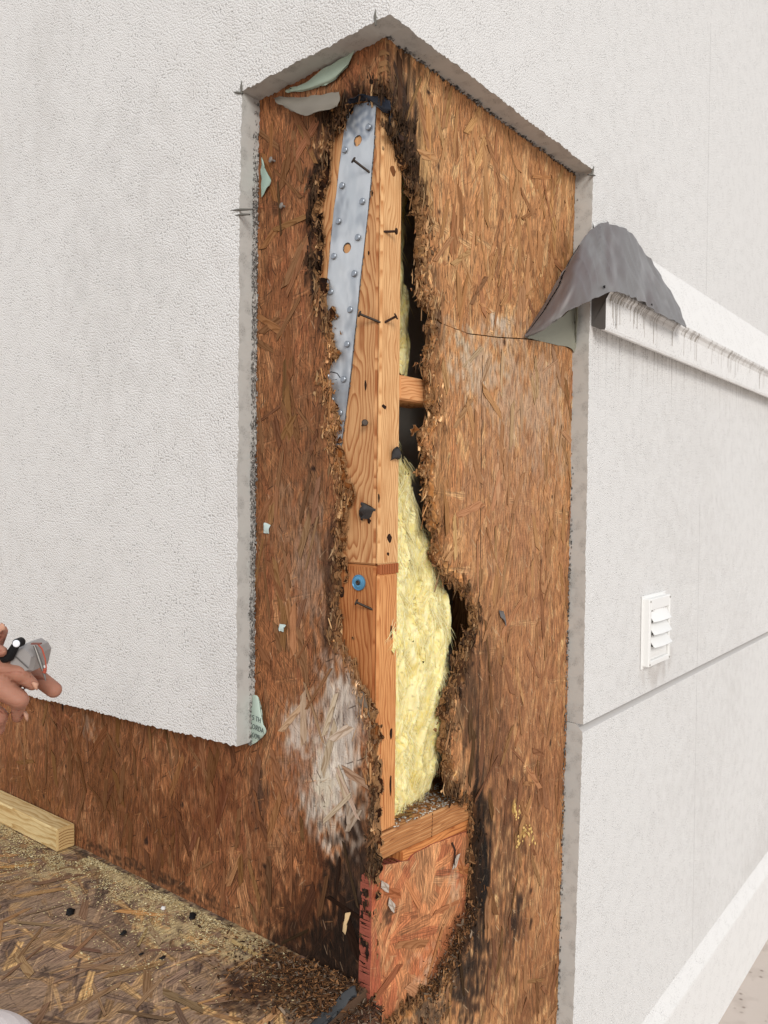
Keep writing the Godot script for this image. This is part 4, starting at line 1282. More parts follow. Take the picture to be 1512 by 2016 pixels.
	# nail heads and tufts on the left board
	for e in [[Vector2(0.2018, 1.9821), 0.0], [Vector2(0.1794, 1.9119), 0.0], [Vector2(0.14, 2.0422), 0.0]]:
		var c: Vector2 = e[0]
		nail(board_l, wp(0, c.x, c.y, 0.0), Vector3(-0.3, 0.1, 1).normalized(), 0.006, mat(S(150, 144, 138), 0.5, 0.5))

func knot_dot(parent: Node3D, side: int, c: Vector2, front: float, rx: float, ry: float, m: Material, called := "knot") -> void:
	part(called, lump(c.x * 100), m, parent, Transform3D(Basis.from_scale(Vector3(rx * 2 if side == 0 else 0.0016, ry * 2, 0.0016 if side == 0 else rx * 2)), wp(side, c.x, c.y, front)))

func build_frame(steel: Material, rusty: Material, zinc: Material, black_m: Material) -> void:
	var px := -0.019          # right face of the post
	var pz := -0.0125         # left face
	var wood := wood_picture(400, 1000, 0.5, 1.0, S(208, 160, 112), S(156, 98, 58), 5.0, 95, 0.10)
	stain(wood_rgba(wood), 0, 0, 1, 1, S(0, 0, 0), 0.0)
	var wood_t := tex(wood)
	var wood_m := mat(Color.WHITE, 0.7, 0, wood_t)
	var wood2 := wood_picture(400, 1000, 0.5, 1.0, S(228, 182, 130), S(184, 126, 78), 4.0, 60, 0.16)
	var wood2_m := mat(Color.WHITE, 0.7, 0, tex(wood2))
	var lowm := mat(Color(0.9, 0.8, 0.72), 0.7, 0, wood_t)
	var post := thing("corner_post", "bare softwood corner post full of nail holes and bent nails", "post")
	var joint := 1.408
	# a wide stud behind and a narrow facing stud in front, each finger-jointed at the same height
	part("stud", block(Vector3(-0.16, joint + 0.0004, -0.0565), Vector3(px - 0.0005, 2.12, pz), 1, 0.0025, Vector2(0.1, 0.2)), wood_m, post)
	part("stud", block(Vector3(-0.16, 1.047, -0.0565), Vector3(px - 0.0005, joint - 0.0004, pz - 0.0006), 1, 0.0025, Vector2(0.6, 0.7)), lowm, post)
	part("facing", block(Vector3(px, joint + 0.0005, -0.0565), Vector3(px + 0.0065, 2.1, pz - 0.0005), 1, 0.0025, Vector2(0.3, 0.1)), wood2_m, post)
	part("facing", block(Vector3(px, 1.047, -0.0565), Vector3(px + 0.0058, joint - 0.012, pz - 0.0010), 1, 0.0025, Vector2(0.8, 0.55)), mat(Color(1.0, 0.96, 0.92), 0.7, 0, tex(wood_picture(400, 1000, 0.5, 1.0, S(222, 168, 114), S(172, 108, 64), 4.5, 105, 0.004))), post)
	for k in 8:
		var z := pz - 0.006 - k * 0.0052
		part("finger_joint", block(Vector3(px - 0.002, joint - 0.0125, z - 0.0036), Vector3(px + 0.0054, joint + 0.0012, z), 1, 0.0006), mat(S(166, 98, 60), 0.8), post)
	var face_r := px + 0.0065
	for e in [[Vector2(0.0366, 1.9706), Vector3(0.02, 0.003, 0.005), 1.0], [Vector2(0.0187, 1.8494), Vector3(0.016, 0.003, -0.02), 1.0], [Vector2(0.0217, 1.7311), Vector3(0.02, 0.012, -0.012), 1.0]]:
		var c: Vector2 = e[0]
		nail(post, wp(1, c.x, c.y, face_r), (e[1] as Vector3).normalized(), 0.016, rusty)
	for e in [[Vector2(0.0176, 1.7309), Vector3(-0.020, 0.010, 0.014)], [Vector2(0.0421, 1.5954), Vector3(0.012, 0.002, 0.01)], [Vector2(0.026, 1.3501), Vector3(-0.016, 0.008, 0.01)], [Vector2(0.0312, 1.9278), Vector3(-0.016, 0.016, 0.018)]]:
		var c: Vector2 = e[0]
		nail(post, wp(0, c.x, c.y, pz), (e[1] as Vector3).normalized(), (e[1] as Vector3).length(), steel)
	var hole_m := mat(S(46, 30, 22), 0.95)
	for e in [[Vector2(0.0375, 1.6488), 0.002, 0.0065], [Vector2(0.0291, 1.9019), 0.0015, 0.004], [Vector2(0.0343, 1.8239), 0.0013, 0.003], [Vector2(0.0775, 1.3684), 0.0055, 0.009], [Vector2(0.0292, 1.4675), 0.003, 0.004]]:
		knot_dot(post, 0, e[0], pz, e[1], e[2], hole_m, "nail_hole")
	for e in [[Vector2(0.0212, 1.6195), 0.005, 0.006], [Vector2(0.0361, 1.4449), 0.006, 0.009], [Vector2(0.0331, 1.4231), 0.003, 0.004], [Vector2(0.0416, 1.3167), 0.0016, 0.009], [Vector2(0.0438, 1.1778), 0.003, 0.007], [Vector2(0.0438, 1.1076), 0.002, 0.013], [Vector2(0.0122, 1.4981), 0.0015, 0.006], [Vector2(0.0361, 1.9354), 0.007, 0.010]]:
		knot_dot(post, 1, e[0], face_r - 0.0004, e[1], e[2], mat(S(120, 76, 44), 0.9) if e[1] == 0.007 else hole_m, "knot" if e[1] == 0.007 else "nail_hole")
	# torn black membrane scraps held by staples
	for e in [[Vector2(0.0307, 1.481), 0, 0.0095], [Vector2(0.0407, 1.5578), 1, 0.0085]]:
		var c: Vector2 = e[0]
		var r: float = e[2]
		var side: int = e[1]
		var o := thing("membrane_scrap", ["black torn membrane scrap on the post's left face above the washer", "dark torn membrane scrap on the post's right edge beside the insulation"][side], "scrap")
		part("scrap", sheet([[wp(side, c.x - r, c.y + r * 0.3, -0.008), wp(side, c.x, c.y + r, -0.004), wp(side, c.x + r, c.y + r * 0.5, -0.007)], [wp(side, c.x - r * 0.9, c.y, -0.007), wp(side, c.x, c.y + r * 0.1, 0.0), wp(side, c.x + r * 1.2, c.y - r * 0.2, -0.006)], [wp(side, c.x - r * 0.6, c.y - r, -0.008), wp(side, c.x + r * 0.2, c.y - r * 0.8, -0.004), wp(side, c.x + r * 0.8, c.y - r, -0.008)]], 0.0005, wdir(side, 0, 0, 1), 6, 0.006, 150.0, 0.005), mat(S(58, 55, 54), 0.5), o)
	# galvanised strap
	var strap := thing("metal_strap", "galvanised steel strap nailed at a slant down the corner post", "strap")
	var edge: Array = [Vector2(0.0723, 2.0276), Vector2(0.0229, 2.0201), Vector2(0.0257, 1.9671), Vector2(0.0303, 1.915), Vector2(0.0448, 1.8104), Vector2(0.0627, 1.6628), Vector2(0.0824, 1.5484), Vector2(0.1071, 1.4832), Vector2(0.1402, 1.497), Vector2(0.1185, 1.6533), Vector2(0.1118, 1.7373), Vector2(0.1008, 1.8546), Vector2(0.086, 1.9483)]
	var sf := field(PackedVector2Array(edge), -0.01, 1.45, 0.17, 2.06, 0.004)
	var centres: Array = [Vector2(0.0538, 1.9764), Vector2(0.071, 1.8367), Vector2(0.0897, 1.695)]
	for b in sf.h:
		for a in sf.w:
			var p := Vector2(sf.u0 + a * sf.step, sf.y0 + b * sf.step)
			for c in centres:
				var q: Vector2 = p - c
				sf.d[b * sf.w + a] = minf(sf.d[b * sf.w + a], q.length() - 0.0075)
	var zpic := Image.create(256, 768, false, Image.FORMAT_RGBA8)
	zpic.fill(S(198, 202, 206))
	for k in 60:
		stain(zpic, rnd(0, 256), rnd(0, 768), rnd(12, 50), rnd(20, 90), [S(176, 182, 188), S(216, 219, 222), S(186, 191, 196), S(142, 148, 156)][k % 4], 0.55, 2.0)
	stain(zpic, 100, 40, 60, 50, S(110, 120, 136), 0.7, 1.0)
	var strap_m := mat(Color.WHITE, 0.45, 0.55, tex(zpic))
	strap_m.metallic_specular = 0.5
	var cs := cut_panel(0, sf, null, -0.005, 1.46, 0.16, 2.05, 0.0018, -0.0105, 0.002, Rect2(-0.01, 1.45, 0.18, 0.6), 0.0)
	part("strap_plate", cs.face, strap_m, strap)
	part("strap_edge", cs.rim, mat(S(92, 92, 94), 0.5, 0.6), strap)
	for c in [Vector2(0.0713, 2.0157), Vector2(0.0346, 1.9888), Vector2(0.0753, 1.969), Vector2(0.0802, 1.9222), Vector2(0.044, 1.8932), Vector2(0.0861, 1.8753), Vector2(0.0514, 1.8467), Vector2(0.094, 1.829), Vector2(0.0571, 1.7995), Vector2(0.099, 1.7811), Vector2(0.0637, 1.752), Vector2(0.0686, 1.706), Vector2(0.0745, 1.659), Vector2(0.1043, 1.6656), Vector2(0.0955, 1.6327), Vector2(0.0804, 1.6137), Vector2(0.0845, 1.5679), Vector2(0.1074, 1.689)]:
		nail(strap, wp(0, c.x, c.y, -0.011), Vector3(0, 0, 1), 0.0022, zinc, Vector3.ZERO, "nail", 1.0)
	var pen := mat(S(42, 44, 46), 0.8)
	for e in [[Vector2(0.1072, 1.6693), Vector2(0.0978, 1.6713), Vector2(0.0866, 1.6683), Vector2(0.0809, 1.6616)], [Vector2(0.1062, 1.6594), Vector2(0.0865, 1.6599)], [Vector2(0.0864, 1.6558), Vector2(0.0826, 1.645), Vector2(0.1013, 1.645)]]:
		var line := []
		var rad := []
		for c in e:
			line.append(wp(0, c.x, c.y, -0.0104))
			rad.append(0.0007)
		part("pen_mark", tube(line, rad, 5), pen, strap)
	# blue washer and its screw
	var wc := Vector2(0.0455, 1.3834)
	var washer := thing("blue_washer", "round blue metal washer screwed to the post below the finger joint", "washer")
	var wm := mat(S(92, 148, 184), 0.35, 0.35)
	part("washer_disc", lathe([Vector2(0.003, 0.0), Vector2(0.003, 0.0026), Vector2(0.0055, 0.003), Vector2(0.0092, 0.0022), Vector2(0.0098, 0.003), Vector2(0.0106, 0.0026), Vector2(0.0108, 0.0)], 28), wm, washer, aim(wp(0, wc.x, wc.y, pz), Vector3(0, 0, 1)))
	part("screw_head", lathe([Vector2(0.0034, 0.0), Vector2(0.0034, 0.0042), Vector2(0.0026, 0.0048), Vector2(0.0012, 0.004), Vector2(0.0, 0.0038)], 12), steel, washer, aim(wp(0, wc.x, wc.y, pz), Vector3(0.05, 0, 1)))
	# bottom plate and the plate below it
	var plate_t := wood_picture(400, 600, 0.5, 1.0, S(206, 154, 104), S(140, 88, 52), 4.5, 100, 0.02)
	var plate := thing("bottom_plate", "ribbed softwood bottom plate crossing under the post and insulation", "timber")
	var tilt := Transform3D(Basis(Vector3(1, 0, 0), -0.055), Vector3(0, 1.03, -0.013))
	part("plank", block(Vector3(-0.15, -0.0185, -0.6), Vector3(-0.0108, 0.0165, 0.0), 2, 0.002, Vector2(0.2, 0.3)), mat(Color.WHITE, 0.75, 0, tex(plate_t)), plate, tilt)
	for k in 6:
		part("grain_ridge", block(Vector3(-0.0112, -0.0155 + k * 0.0052, -0.55), Vector3(-0.0101, -0.0128 + k * 0.0052, -0.0015), 2, 0.0004), mat(S(176, 120, 74), 0.8), plate, tilt)
	part("plank", block(Vector3(-0.15, -0.052, -0.6), Vector3(-0.0112, -0.0195, -0.058), 2, 0.002, Vector2(0.5, 0.1)), mat(Color(1.05, 0.95, 0.85), 0.85, 0, tex(plate_t)), plate, tilt)
	part("seam_line", block(Vector3(-0.0112, -0.0183, -0.1285), Vector3(-0.0098, 0.0163, -0.1278), 1, 0.0002), mat(S(92, 60, 38), 0.9), plate, tilt)
	# dust and chips lying on the plate
	var w := []
	var cl := []
	for k in 700:
		var u := rnd(0.055, 0.26)
		w.append(Transform3D(Basis.from_euler(Vector3(rnd(-0.3, 0.3), rnd(0, 6), rnd(-0.3, 0.3))).scaled_local(Vector3(rnd(0.001, 0.004), rnd(0.0006, 0.002), rnd(0.001, 0.006))), Vector3(rnd(-0.09, -0.0125), 1.0475 - (u - 0.013) * 0.055 + rnd(0, 0.0008), -u)))
		cl.append(lin([S(214, 208, 198), S(196, 188, 176), S(226, 220, 210), S(120, 92, 66)][k % 4] * rnd(0.8, 1.05)))
	stuff("dust", lump(3.0), tinted(), w, cl, plate)
	for k in 9:
		part("chip", strand_meshes[k % 10], strand_material(S(190, 150, 104) * rnd(0.7, 1.1)), plate, Transform3D(Basis.from_euler(Vector3(-PI / 2 + rnd(-0.2, 0.2), rnd(0, 3), 0)).scaled_local(Vector3.ONE * 0.6), Vector3(rnd(-0.05, -0.016), 1.048 - rnd(0, 0.001), -rnd(0.07, 0.17))))
	# short block between post and board
	var blk := thing("wood_block", "short pinkish wood block wedged right of the post", "block")
	var ba := Vector2(0.0697, 1.6694)
	var bb := Vector2(0.1335, 1.6325)
	part("cut_block", block(Vector3(-0.075, bb.y, -0.16), Vector3(-0.014, ba.y - 0.003, -0.0575), 2, 0.0025, Vector2(0.4, 0.2)), mat(Color(1.0, 0.93, 0.9), 0.8, 0, tex(wood2)), blk)
	# the next stud, inside the wall
	var st2 := thing("wall_stud", "shadowed softwood stud deep inside the wall cavity", "timber")
	part("stud", block(Vector3(-0.15, 1.0, -0.44), Vector3(-0.013, 2.2, -0.40), 1, 0.002), wood_m, st2)

func wood_rgba(im: Image) -> Image:
	var o := im.duplicate() as Image
	o.convert(Image.FORMAT_RGBA8)
	return o

func build_insulation() -> void:
	# fluffed glass wool: a bulging skin with folds, tufts of fibre standing off it
	var n2 := wide.duplicate() as FastNoiseLite
	n2.frequency = 1.0
	n2.fractal_octaves = 2
	n2.fractal_gain = 0.35
	var m := StandardMaterial3D.new()
	m.vertex_color_use_as_albedo = true
	m.roughness = 1.0
	m.metallic_specular = 0.05
	m.subsurf_scatter_enabled = true
	m.subsurf_scatter_strength = 0.15
	var tint_a := lin(S(250, 241, 190))
	var tint_b := lin(S(238, 220, 140))
	var right: Array = [Vector2(0.066, 1.648), Vector2(0.080, 1.632), Vector2(0.104, 1.600), Vector2(0.122, 1.55), Vector2(0.140, 1.48), Vector2(0.185, 1.40), Vector2(0.216, 1.35), Vector2(0.226, 1.25), Vector2(0.223, 1.20), Vector2(0.210, 1.165), Vector2(0.206, 1.10), Vector2(0.196, 1.062), Vector2(0.175, 1.045)]
	for e in [[1.040, 1.650, true, "fluffy yellow glass wool batt bulging out right of the post"], [1.68, 2.08, false, "shaded yellow glass wool deep in the cavity above the wood block"]]:
		var s := Soup.new()
		var nu := 90
		var ny := 260 if e[2] else 120
		var g := []
		for b in ny + 1:
			var y: float = lerpf(e[0], e[1], float(b) / ny)
			var ur := 0.16
			if e[2]:
				ur = 0.06
				for k in right.size() - 1:
					if y <= right[k].y and y >= right[k + 1].y:
						ur = lerpf(right[k].x, right[k + 1].x, (right[k].y - y) / (right[k].y - right[k + 1].y))
				if y < 1.045: ur = 0.16
			var line := PackedVector3Array()
			for a in nu + 1:
				var q := float(a) / nu * 1.25
				var u := 0.045 + (ur - 0.045) * minf(q, 1.0)
				var edge := clampf((1.0 - q) * 3.0, -1.0, 1.0)
				var deep := -0.026 - 0.03 * (1.0 - sqrt(maxf(0.0, 1.0 - (1.0 - clampf(edge, 0, 1)) ** 2)))
				if q > 1.0: deep = -0.056 - (q - 1.0) * 0.3
				if e[2]:
					deep -= 0.04 * pow(clampf((y - 1.42) / 0.22, 0, 1), 1.3) + 0.014 * clampf(1.0 - (y - 1.04) / 0.05, 0, 1)
					deep += 0.010 * exp(-pow((y - 1.25) / 0.1, 2))
				else:
					deep -= 0.040
				var warp := 0.02 * n2.get_noise_2d(u * 14, y * 9)
				var big := n2.get_noise_2d((u + warp) * 26, y * 6.0)
				var mid := n2.get_noise_2d((u + warp * 1.5) * 85, y * 9)
				var tiny := n2.get_noise_2d((u + warp * 2.0) * 300, y * 26)
				var fold := 0.0
				if e[2]:
					for fd in [[0.075, 1.10, 0.004, 0.06, 0.018], [0.125, 1.105, 0.005, 0.075, 0.024], [0.150, 1.12, 0.004, 0.04, 0.012], [0.10, 1.25, 0.006, 0.10, 0.006]]:
						fold += fd[4] * exp(-pow((u - fd[0] - 0.02 * (y - fd[1])) / (fd[2] * 2.0), 2) - pow((y - fd[1]) / fd[3], 2))
				deep += 0.008 * big + 0.0028 * mid + 0.0009 * tiny - fold
				line.append(Vector3(deep, y + 0.002 * tiny, -u - warp * 0.3))
			g.append(line)
		for b in ny + 1:
			for a in nu + 1:
				var du: Vector3 = g[b][mini(a + 1, nu)] - g[b][maxi(a - 1, 0)]
				var dv: Vector3 = g[mini(b + 1, ny)][a] - g[maxi(b - 1, 0)][a]
				var nn := du.cross(dv).normalized()
				if nn.x < 0: nn = -nn
				var p: Vector3 = g[b][a]
				var k := clampf(0.45 + 0.9 * n2.get_noise_2d(p.z * 200 + 3.0 * n2.get_noise_2d(p.z * 20, p.y * 12), p.y * 9), 0, 1)
				var c := tint_a.lerp(tint_b, k)
				if n2.get_noise_2d(p.z * 700 + 50, p.y * 300) > 0.72: c = c.lerp(lin(S(140, 122, 74)), 0.5)
				s.point(p, nn, Vector2.ZERO, c)
		for b in ny:
			for a in nu:
				var p := b * (nu + 1) + a
				s.tri(p, p + 1, p + nu + 1, s.n[p])
				s.tri(p + 1, p + nu + 2, p + nu + 1, s.n[p])
		var o := thing("insulation_batt", e[3], "insulation")
		part("batt", s.mesh(), m, o)
		var w := []
		var cl := []
		for k in (6500 if e[2] else 500):
			var b := rng.randi_range(2, ny - 1)
			var a := rng.randi_range(1, int(nu * 0.70))
			var p: Vector3 = g[b][a]
			var lean := n2.get_noise_2d(p.z * 40, p.y * 14) * 1.6
			var dir := Vector3(rnd(-0.03, 0.03), -1.0, lean + rng.randfn() * 0.12).normalized()
			var x := dir.cross(Vector3(1, 0, 0.2)).normalized()
			var long := rnd(0.010, 0.04)
			w.append(Transform3D(Basis(x * rnd(0.007, 0.014), dir * long, x.cross(dir) * 0.006), p + Vector3(rnd(-0.0012, -0.0001), long * 0.5, 0)))
			cl.append(tint_a.lerp(tint_b, rnd(-0.3, 0.9)))
		stuff("wool_fibres", splinter(0.18, 0.5), m, w, cl, o)

func build_flashing(zinc: Material) -> void:
	var o := thing("flashing", "bent grey flexible flashing flap draped over the end of the moulding band", "flashing")
	var pic := Image.create(256, 128, false, Image.FORMAT_RGBA8)
	pic.fill(S(122, 119, 118))
	for k in 26:
		stain(pic, rnd(0, 256), rnd(0, 128), rnd(4, 30), rnd(20, 70), [S(100, 92, 91), S(150, 148, 148), S(114, 109, 108), S(96, 84, 83)][k % 4], 0.5, 3.0)
	stain(pic, 50, 60, 60, 70, S(104, 92, 91), 0.6, 2.0)
	var m := mat(Color.WHITE, 0.5, 0.2, tex(pic))
	m.metallic_specular = 0.5
	var t := [Vector3(0.007, 1.768, -0.3721), Vector3(0.034, 1.842, -0.4077), Vector3(0.046, 1.928, -0.4767), Vector3(0.044, 1.978, -0.5422), Vector3(0.039, 2.013, -0.6203), Vector3(0.038, 2.023, -0.7211), Vector3(0.038, 2.007, -0.7945), Vector3(0.05234, 1.96, -0.8736), Vector3(0.0844, 1.869, -0.9417)]
	var a := [Vector3(0.008, 1.767, -0.372), Vector3(0.04, 1.82, -0.3908), Vector3(0.062, 1.885, -0.4357), Vector3(0.062, 1.926, -0.4991), Vector3(0.054, 1.963, -0.5911), Vector3(0.05467, 1.974, -0.6859), Vector3(0.05419, 1.964, -0.7615), Vector3(0.06468, 1.928, -0.8399), Vector3(0.08515, 1.867, -0.9361)]
	var b := [Vector3(0.008, 1.766, -0.3738), Vector3(0.042, 1.793, -0.3804), Vector3(0.072, 1.839, -0.4023), Vector3(0.076, 1.873, -0.4652), Vector3(0.074, 1.905, -0.55), Vector3(0.07586, 1.914, -0.6343), Vector3(0.07218, 1.916, -0.7181), Vector3(0.07754, 1.894, -0.8048), Vector3(0.08588, 1.865, -0.9306)]
	var c := [Vector3(0.008, 1.766, -0.3755), Vector3(0.04, 1.777, -0.3794), Vector3(0.07, 1.804, -0.3983), Vector3(0.08, 1.83, -0.4556), Vector3(0.08, 1.861, -0.5395), Vector3(0.08932, 1.867, -0.5995), Vector3(0.08654, 1.872, -0.6842), Vector3(0.08856, 1.863, -0.7748), Vector3(0.08662, 1.863, -0.9251)]
	part("flap", sheet([t, a, b, c], 0.0012, Vector3(1, 0.4, 0).normalized(), 12, 0.004, 18.0, 0.0014, 0.0034), m, o)
	var leg := part("leg", sheet([[Vector3(0.006, 1.768, -0.3757), Vector3(0.006, 1.802, -0.4649), Vector3(0.007, 1.846, -0.5487), Vector3(0.02, 1.852, -0.5417)], [Vector3(0.006, 1.766, -0.3917), Vector3(0.006, 1.785, -0.4752), Vector3(0.007, 1.805, -0.5458), Vector3(0.016, 1.809, -0.5476)], [Vector3(0.005, 1.766, -0.3776), Vector3(0.005, 1.769, -0.4679), Vector3(0.006, 1.773, -0.5405), Vector3(0.008, 1.761, -0.5621)]], 0.001, Vector3(1, 0, 0), 6, 0.002, 30.0, 0.001), mat(S(152, 152, 138), 0.8), o)
	tag(leg, "pale mildewed underside lying on the board")
	for p in [Vector3(0.04, 2.005, -0.7065), Vector3(0.04, 2.012, -0.7243), Vector3(0.08544, 1.875, -0.7298), Vector3(0.081, 1.866, -0.515)]:
		part("pin_hole", lump(5.0), mat(S(36, 34, 34), 0.8), o, Transform3D(Basis.from_scale(Vector3(0.004, 0.005, 0.006)), p))

func build_vent() -> void:
	var o := thing("dryer_vent", "white plastic louvred vent hood with flaps partly open on the right wall", "vent")
	var m := mat(S(236, 236, 234), 0.45)
	m.metallic_specular = 0.5
	var u0 := 0.838
	var u1 := 0.966
	var y0 := 1.149
	var y1 := 1.291
	var d0 := T + 0.0005
	var d1 := T + 0.017
	var fw := 0.0115
	# flange, then a frame of four bars round the opening
	part("flange", block(wp(1, u0 - 0.006, y0 - 0.006, d0), wp(1, u1 + 0.006, y1 + 0.006, d0 + 0.003), 1, 0.001), m, o)
	for e in [[u0, u0 + fw, y0, y1], [u1 - fw * 0.7, u1, y0, y1], [u0 + fw, u1 - fw * 0.7, y1 - fw * 2.1, y1], [u0 + fw, u1 - fw * 0.7, y0, y0 + fw]]:
		part("frame_bar", block(wp(1, e[0], e[2], d0), wp(1, e[1], e[3], d1), 1, 0.0015), m, o)
	part("duct_back", block(wp(1, u0 + fw, y0 + fw, d0 + 0.003), wp(1, u1 - fw * 0.7, y1 - fw * 2.1, d0 + 0.005), 1, 0.0005), mat(S(110, 104, 98), 0.9), o)
	var top := y1 - fw * 2.1
	var hgt := (top - y0 - fw) / 4.0
	for k in 4:
		var yt := top - k * hgt
		var open := [0.012, 0.014, 0.015, 0.0008][k] as float
		var rows := []
		for r in 5:
			var t := r / 4.0
			var row := []
			for q in 5:
				var w := q / 4.0
				var u := lerpf(u0 + fw + 0.001, u1 - fw * 0.7 - 0.001, w)
				row.append(wp(1, u, yt - hgt * t * (0.98 if k == 3 else 0.9), d1 - 0.007 + open * t * t + (0.004 * (1.0 - pow(2.0 * w - 1.0, 2)) if k < 3 else 0.0) + 0.002 * sin(t * PI)))
			rows.append(row)
		part("louvre", sheet(rows, 0.0012, Vector3(1, 0, 0), 3), m, o)
	var lint := []
	var cl := []
	for k in 160:
		var r := rng.randi() % 3
		lint.append(Transform3D(Basis.from_euler(Vector3(rnd(0, 6), rnd(0, 6), rnd(0, 6))).scaled(Vector3(0.003, 0.004, 0.005) * rnd(0.4, 1.2)), wp(1, rnd(u0 + fw, u1 - fw), top - r * hgt - rnd(0, 0.004), d1 - 0.007 + rnd(0, 0.003))))
		cl.append(lin(S(150, 146, 142) * rnd(0.8, 1.2)))
	stuff("lint", lump(7.0), tinted(), lint, cl, o)
	for e in [[u0 + 0.005, y1 - 0.005], [u1 - 0.005, y1 - 0.005], [u0 + 0.005, y0 + 0.005], [u1 - 0.005, y0 + 0.005]]:
		part("screw", lathe([Vector2(0.0022, 0), Vector2(0.002, 0.0012), Vector2(0, 0.0014)], 8), mat(S(170, 166, 160), 0.5, 0.4), o, aim(wp(1, e[0], e[1], d1), Vector3(1, 0, 0)))

func build_deck(black_m: Material) -> void:
	var mm := 1.0
	var pic := board_picture(1200, 1000, mm, S(148, 122, 100), [S(156, 128, 104), S(166, 136, 106), S(132, 108, 90), S(164, 130, 94), S(130, 108, 92), S(102, 82, 70), S(192, 152, 102), S(154, 120, 86)], 3000, 1.2, 2600)
	var im: Image = pic[0]
	for k in 26:
		stain(im, rnd(0, 1200), rnd(0, 1000), rnd(20, 90), rnd(15, 60), [S(122, 98, 82), S(164, 138, 112), S(106, 86, 72), S(180, 146, 106)][k % 4], 0.5, 1.0)
	for k in 14:
		stain(im, 1200 - rnd(0, 160), rnd(0, 130), rnd(20, 60), rnd(14, 40), [S(84, 54, 36), S(150, 104, 70), S(60, 44, 36)][k % 3], 0.7, 1.0)
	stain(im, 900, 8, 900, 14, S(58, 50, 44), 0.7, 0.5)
	sliver_pass(im, pic[1], mm, 7000, 1.3, [S(196, 154, 100), S(66, 54, 48), S(56, 46, 42), S(210, 168, 112), S(84, 68, 60)], 0.95)
	for k in 60:       # dust that has settled under the drifts
		stain(im, rnd(150, 1000), absf(rng.randfn()) * 45 + 8, rnd(14, 50), rnd(8, 22), S(206, 186, 140), 0.55, 1.0, 1.4)
	weather(im, pic[1], 0.22, 0.0)
	var deck := thing("deck_floor", "weathered strand board deck at the foot of the left wall", "", Vector3.ZERO, "", "structure")
	var s := Soup.new()
	var nx := 120
	var nz := 100
	for b in nz + 1:
		for a in nx + 1:
			var x := -2.4 + 2.386 * a / nx
			var z := 2.0 * b / nz
			s.point(Vector3(x, DECK + 0.0006 * fine.get_noise_2d(x * 200, z * 200), z), Vector3.UP, Vector2((x + 1.2) / 1.2, z / 1.0))
	for b in nz:
		for a in nx:
			var p := b * (nx + 1) + a
			s.tri(p, p + 1, p + nx + 1, Vector3.UP)
			s.tri(p + 1, p + nx + 2, p + nx + 1, Vector3.UP)
	part("deck_board", s.mesh(), mat(Color.WHITE, 0.9, 0, tex(im), tex(pic[1]), 0.14), deck)
	part("deck_edge", block(Vector3(-2.4, DECK - 0.02, 0.0), Vector3(-0.014, DECK - 0.001, 2.0), 0, 0.001), mat(S(92, 70, 54), 0.9), deck)
	for k in 170:
		var x := rnd(-1.0, -0.03)
		var z := 0.02 + 0.75 * pow(rng.randf(), 1.1)
		var c := im.get_pixel(clampi(int((x + 1.2) * 1000), 0, 1199), clampi(int(z * 1000), 0, 999))
		c = c.lerp([S(206, 166, 114), S(170, 140, 114), S(124, 100, 92), S(196, 156, 106)][k % 4], rnd(0.05, 0.5))
		part("strand", strand_meshes[k % 10], strand_material(c), deck, Transform3D(Basis(Vector3.UP, rnd(0, TAU)) * Basis(Vector3.RIGHT, -PI / 2 + rnd(-0.02, 0.02)), Vector3(x, DECK + 0.0006, z)))
	# what carries the deck
	var frame := thing("deck_joist", "timber frame that carries the strand board deck", "timber")
	for x in [-0.06, -0.7, -1.3, -1.9]:
		part("joist", block(Vector3(x - 0.02, DECK - 0.22, 0.06), Vector3(x + 0.02, DECK - 0.021, 1.9), 2, 0.003), mat(S(150, 110, 72), 0.85), frame)
	for x in [-0.06, -1.9]:
		part("leg", block(Vector3(x - 0.045, GROUND, 1.8), Vector3(x + 0.045, DECK - 0.221, 1.89), 1, 0.003), mat(S(150, 110, 72), 0.85), frame)
	# length of sawn lumber along the wall
	var wood := wood_picture(200, 1000, 1.0, 1.0, S(226, 202, 150), S(186, 150, 96), 9.0, 80, 0.01)
	var lum := thing("lumber_length", "pale square-cut softwood length lying along the left wall", "timber")
	var endw := speck_picture(64, S(222, 194, 140), S(170, 130, 80), 0.1, 0.1)
	part("timber_body", block(Vector3(-1.7, DECK + 0.0005, 0.003), Vector3(-0.7115, DECK + 0.042, 0.0395), 0, 0.0022, Vector2(0.3, 0.4)), mat(Color.WHITE, 0.75, 0, tex(wood)), lum)
	part("end_grain", block(Vector3(-0.7113, DECK + 0.003, 0.0055), Vector3(-0.7105, DECK + 0.0395, 0.037), 0, 0.0002), mat(S(216, 186, 132), 0.85), lum)
	for k in 6:          # growth rings across the sawn end
		var pts := []
		var rad := []
		for j in 7:
			var t := j / 6.0
			pts.append(Vector3(-0.7104, DECK + 0.0075 + k * 0.0052 + 0.0025 * sin(t * PI), lerpf(0.0065, 0.036, t)))
			rad.append(0.0006)
		part("growth_ring", tube(pts, rad, 5), mat(S(150, 104, 62), 0.85), lum)
	# sawdust in drifts, rotten crumbs near the corner
	var w := []
	var cl := []
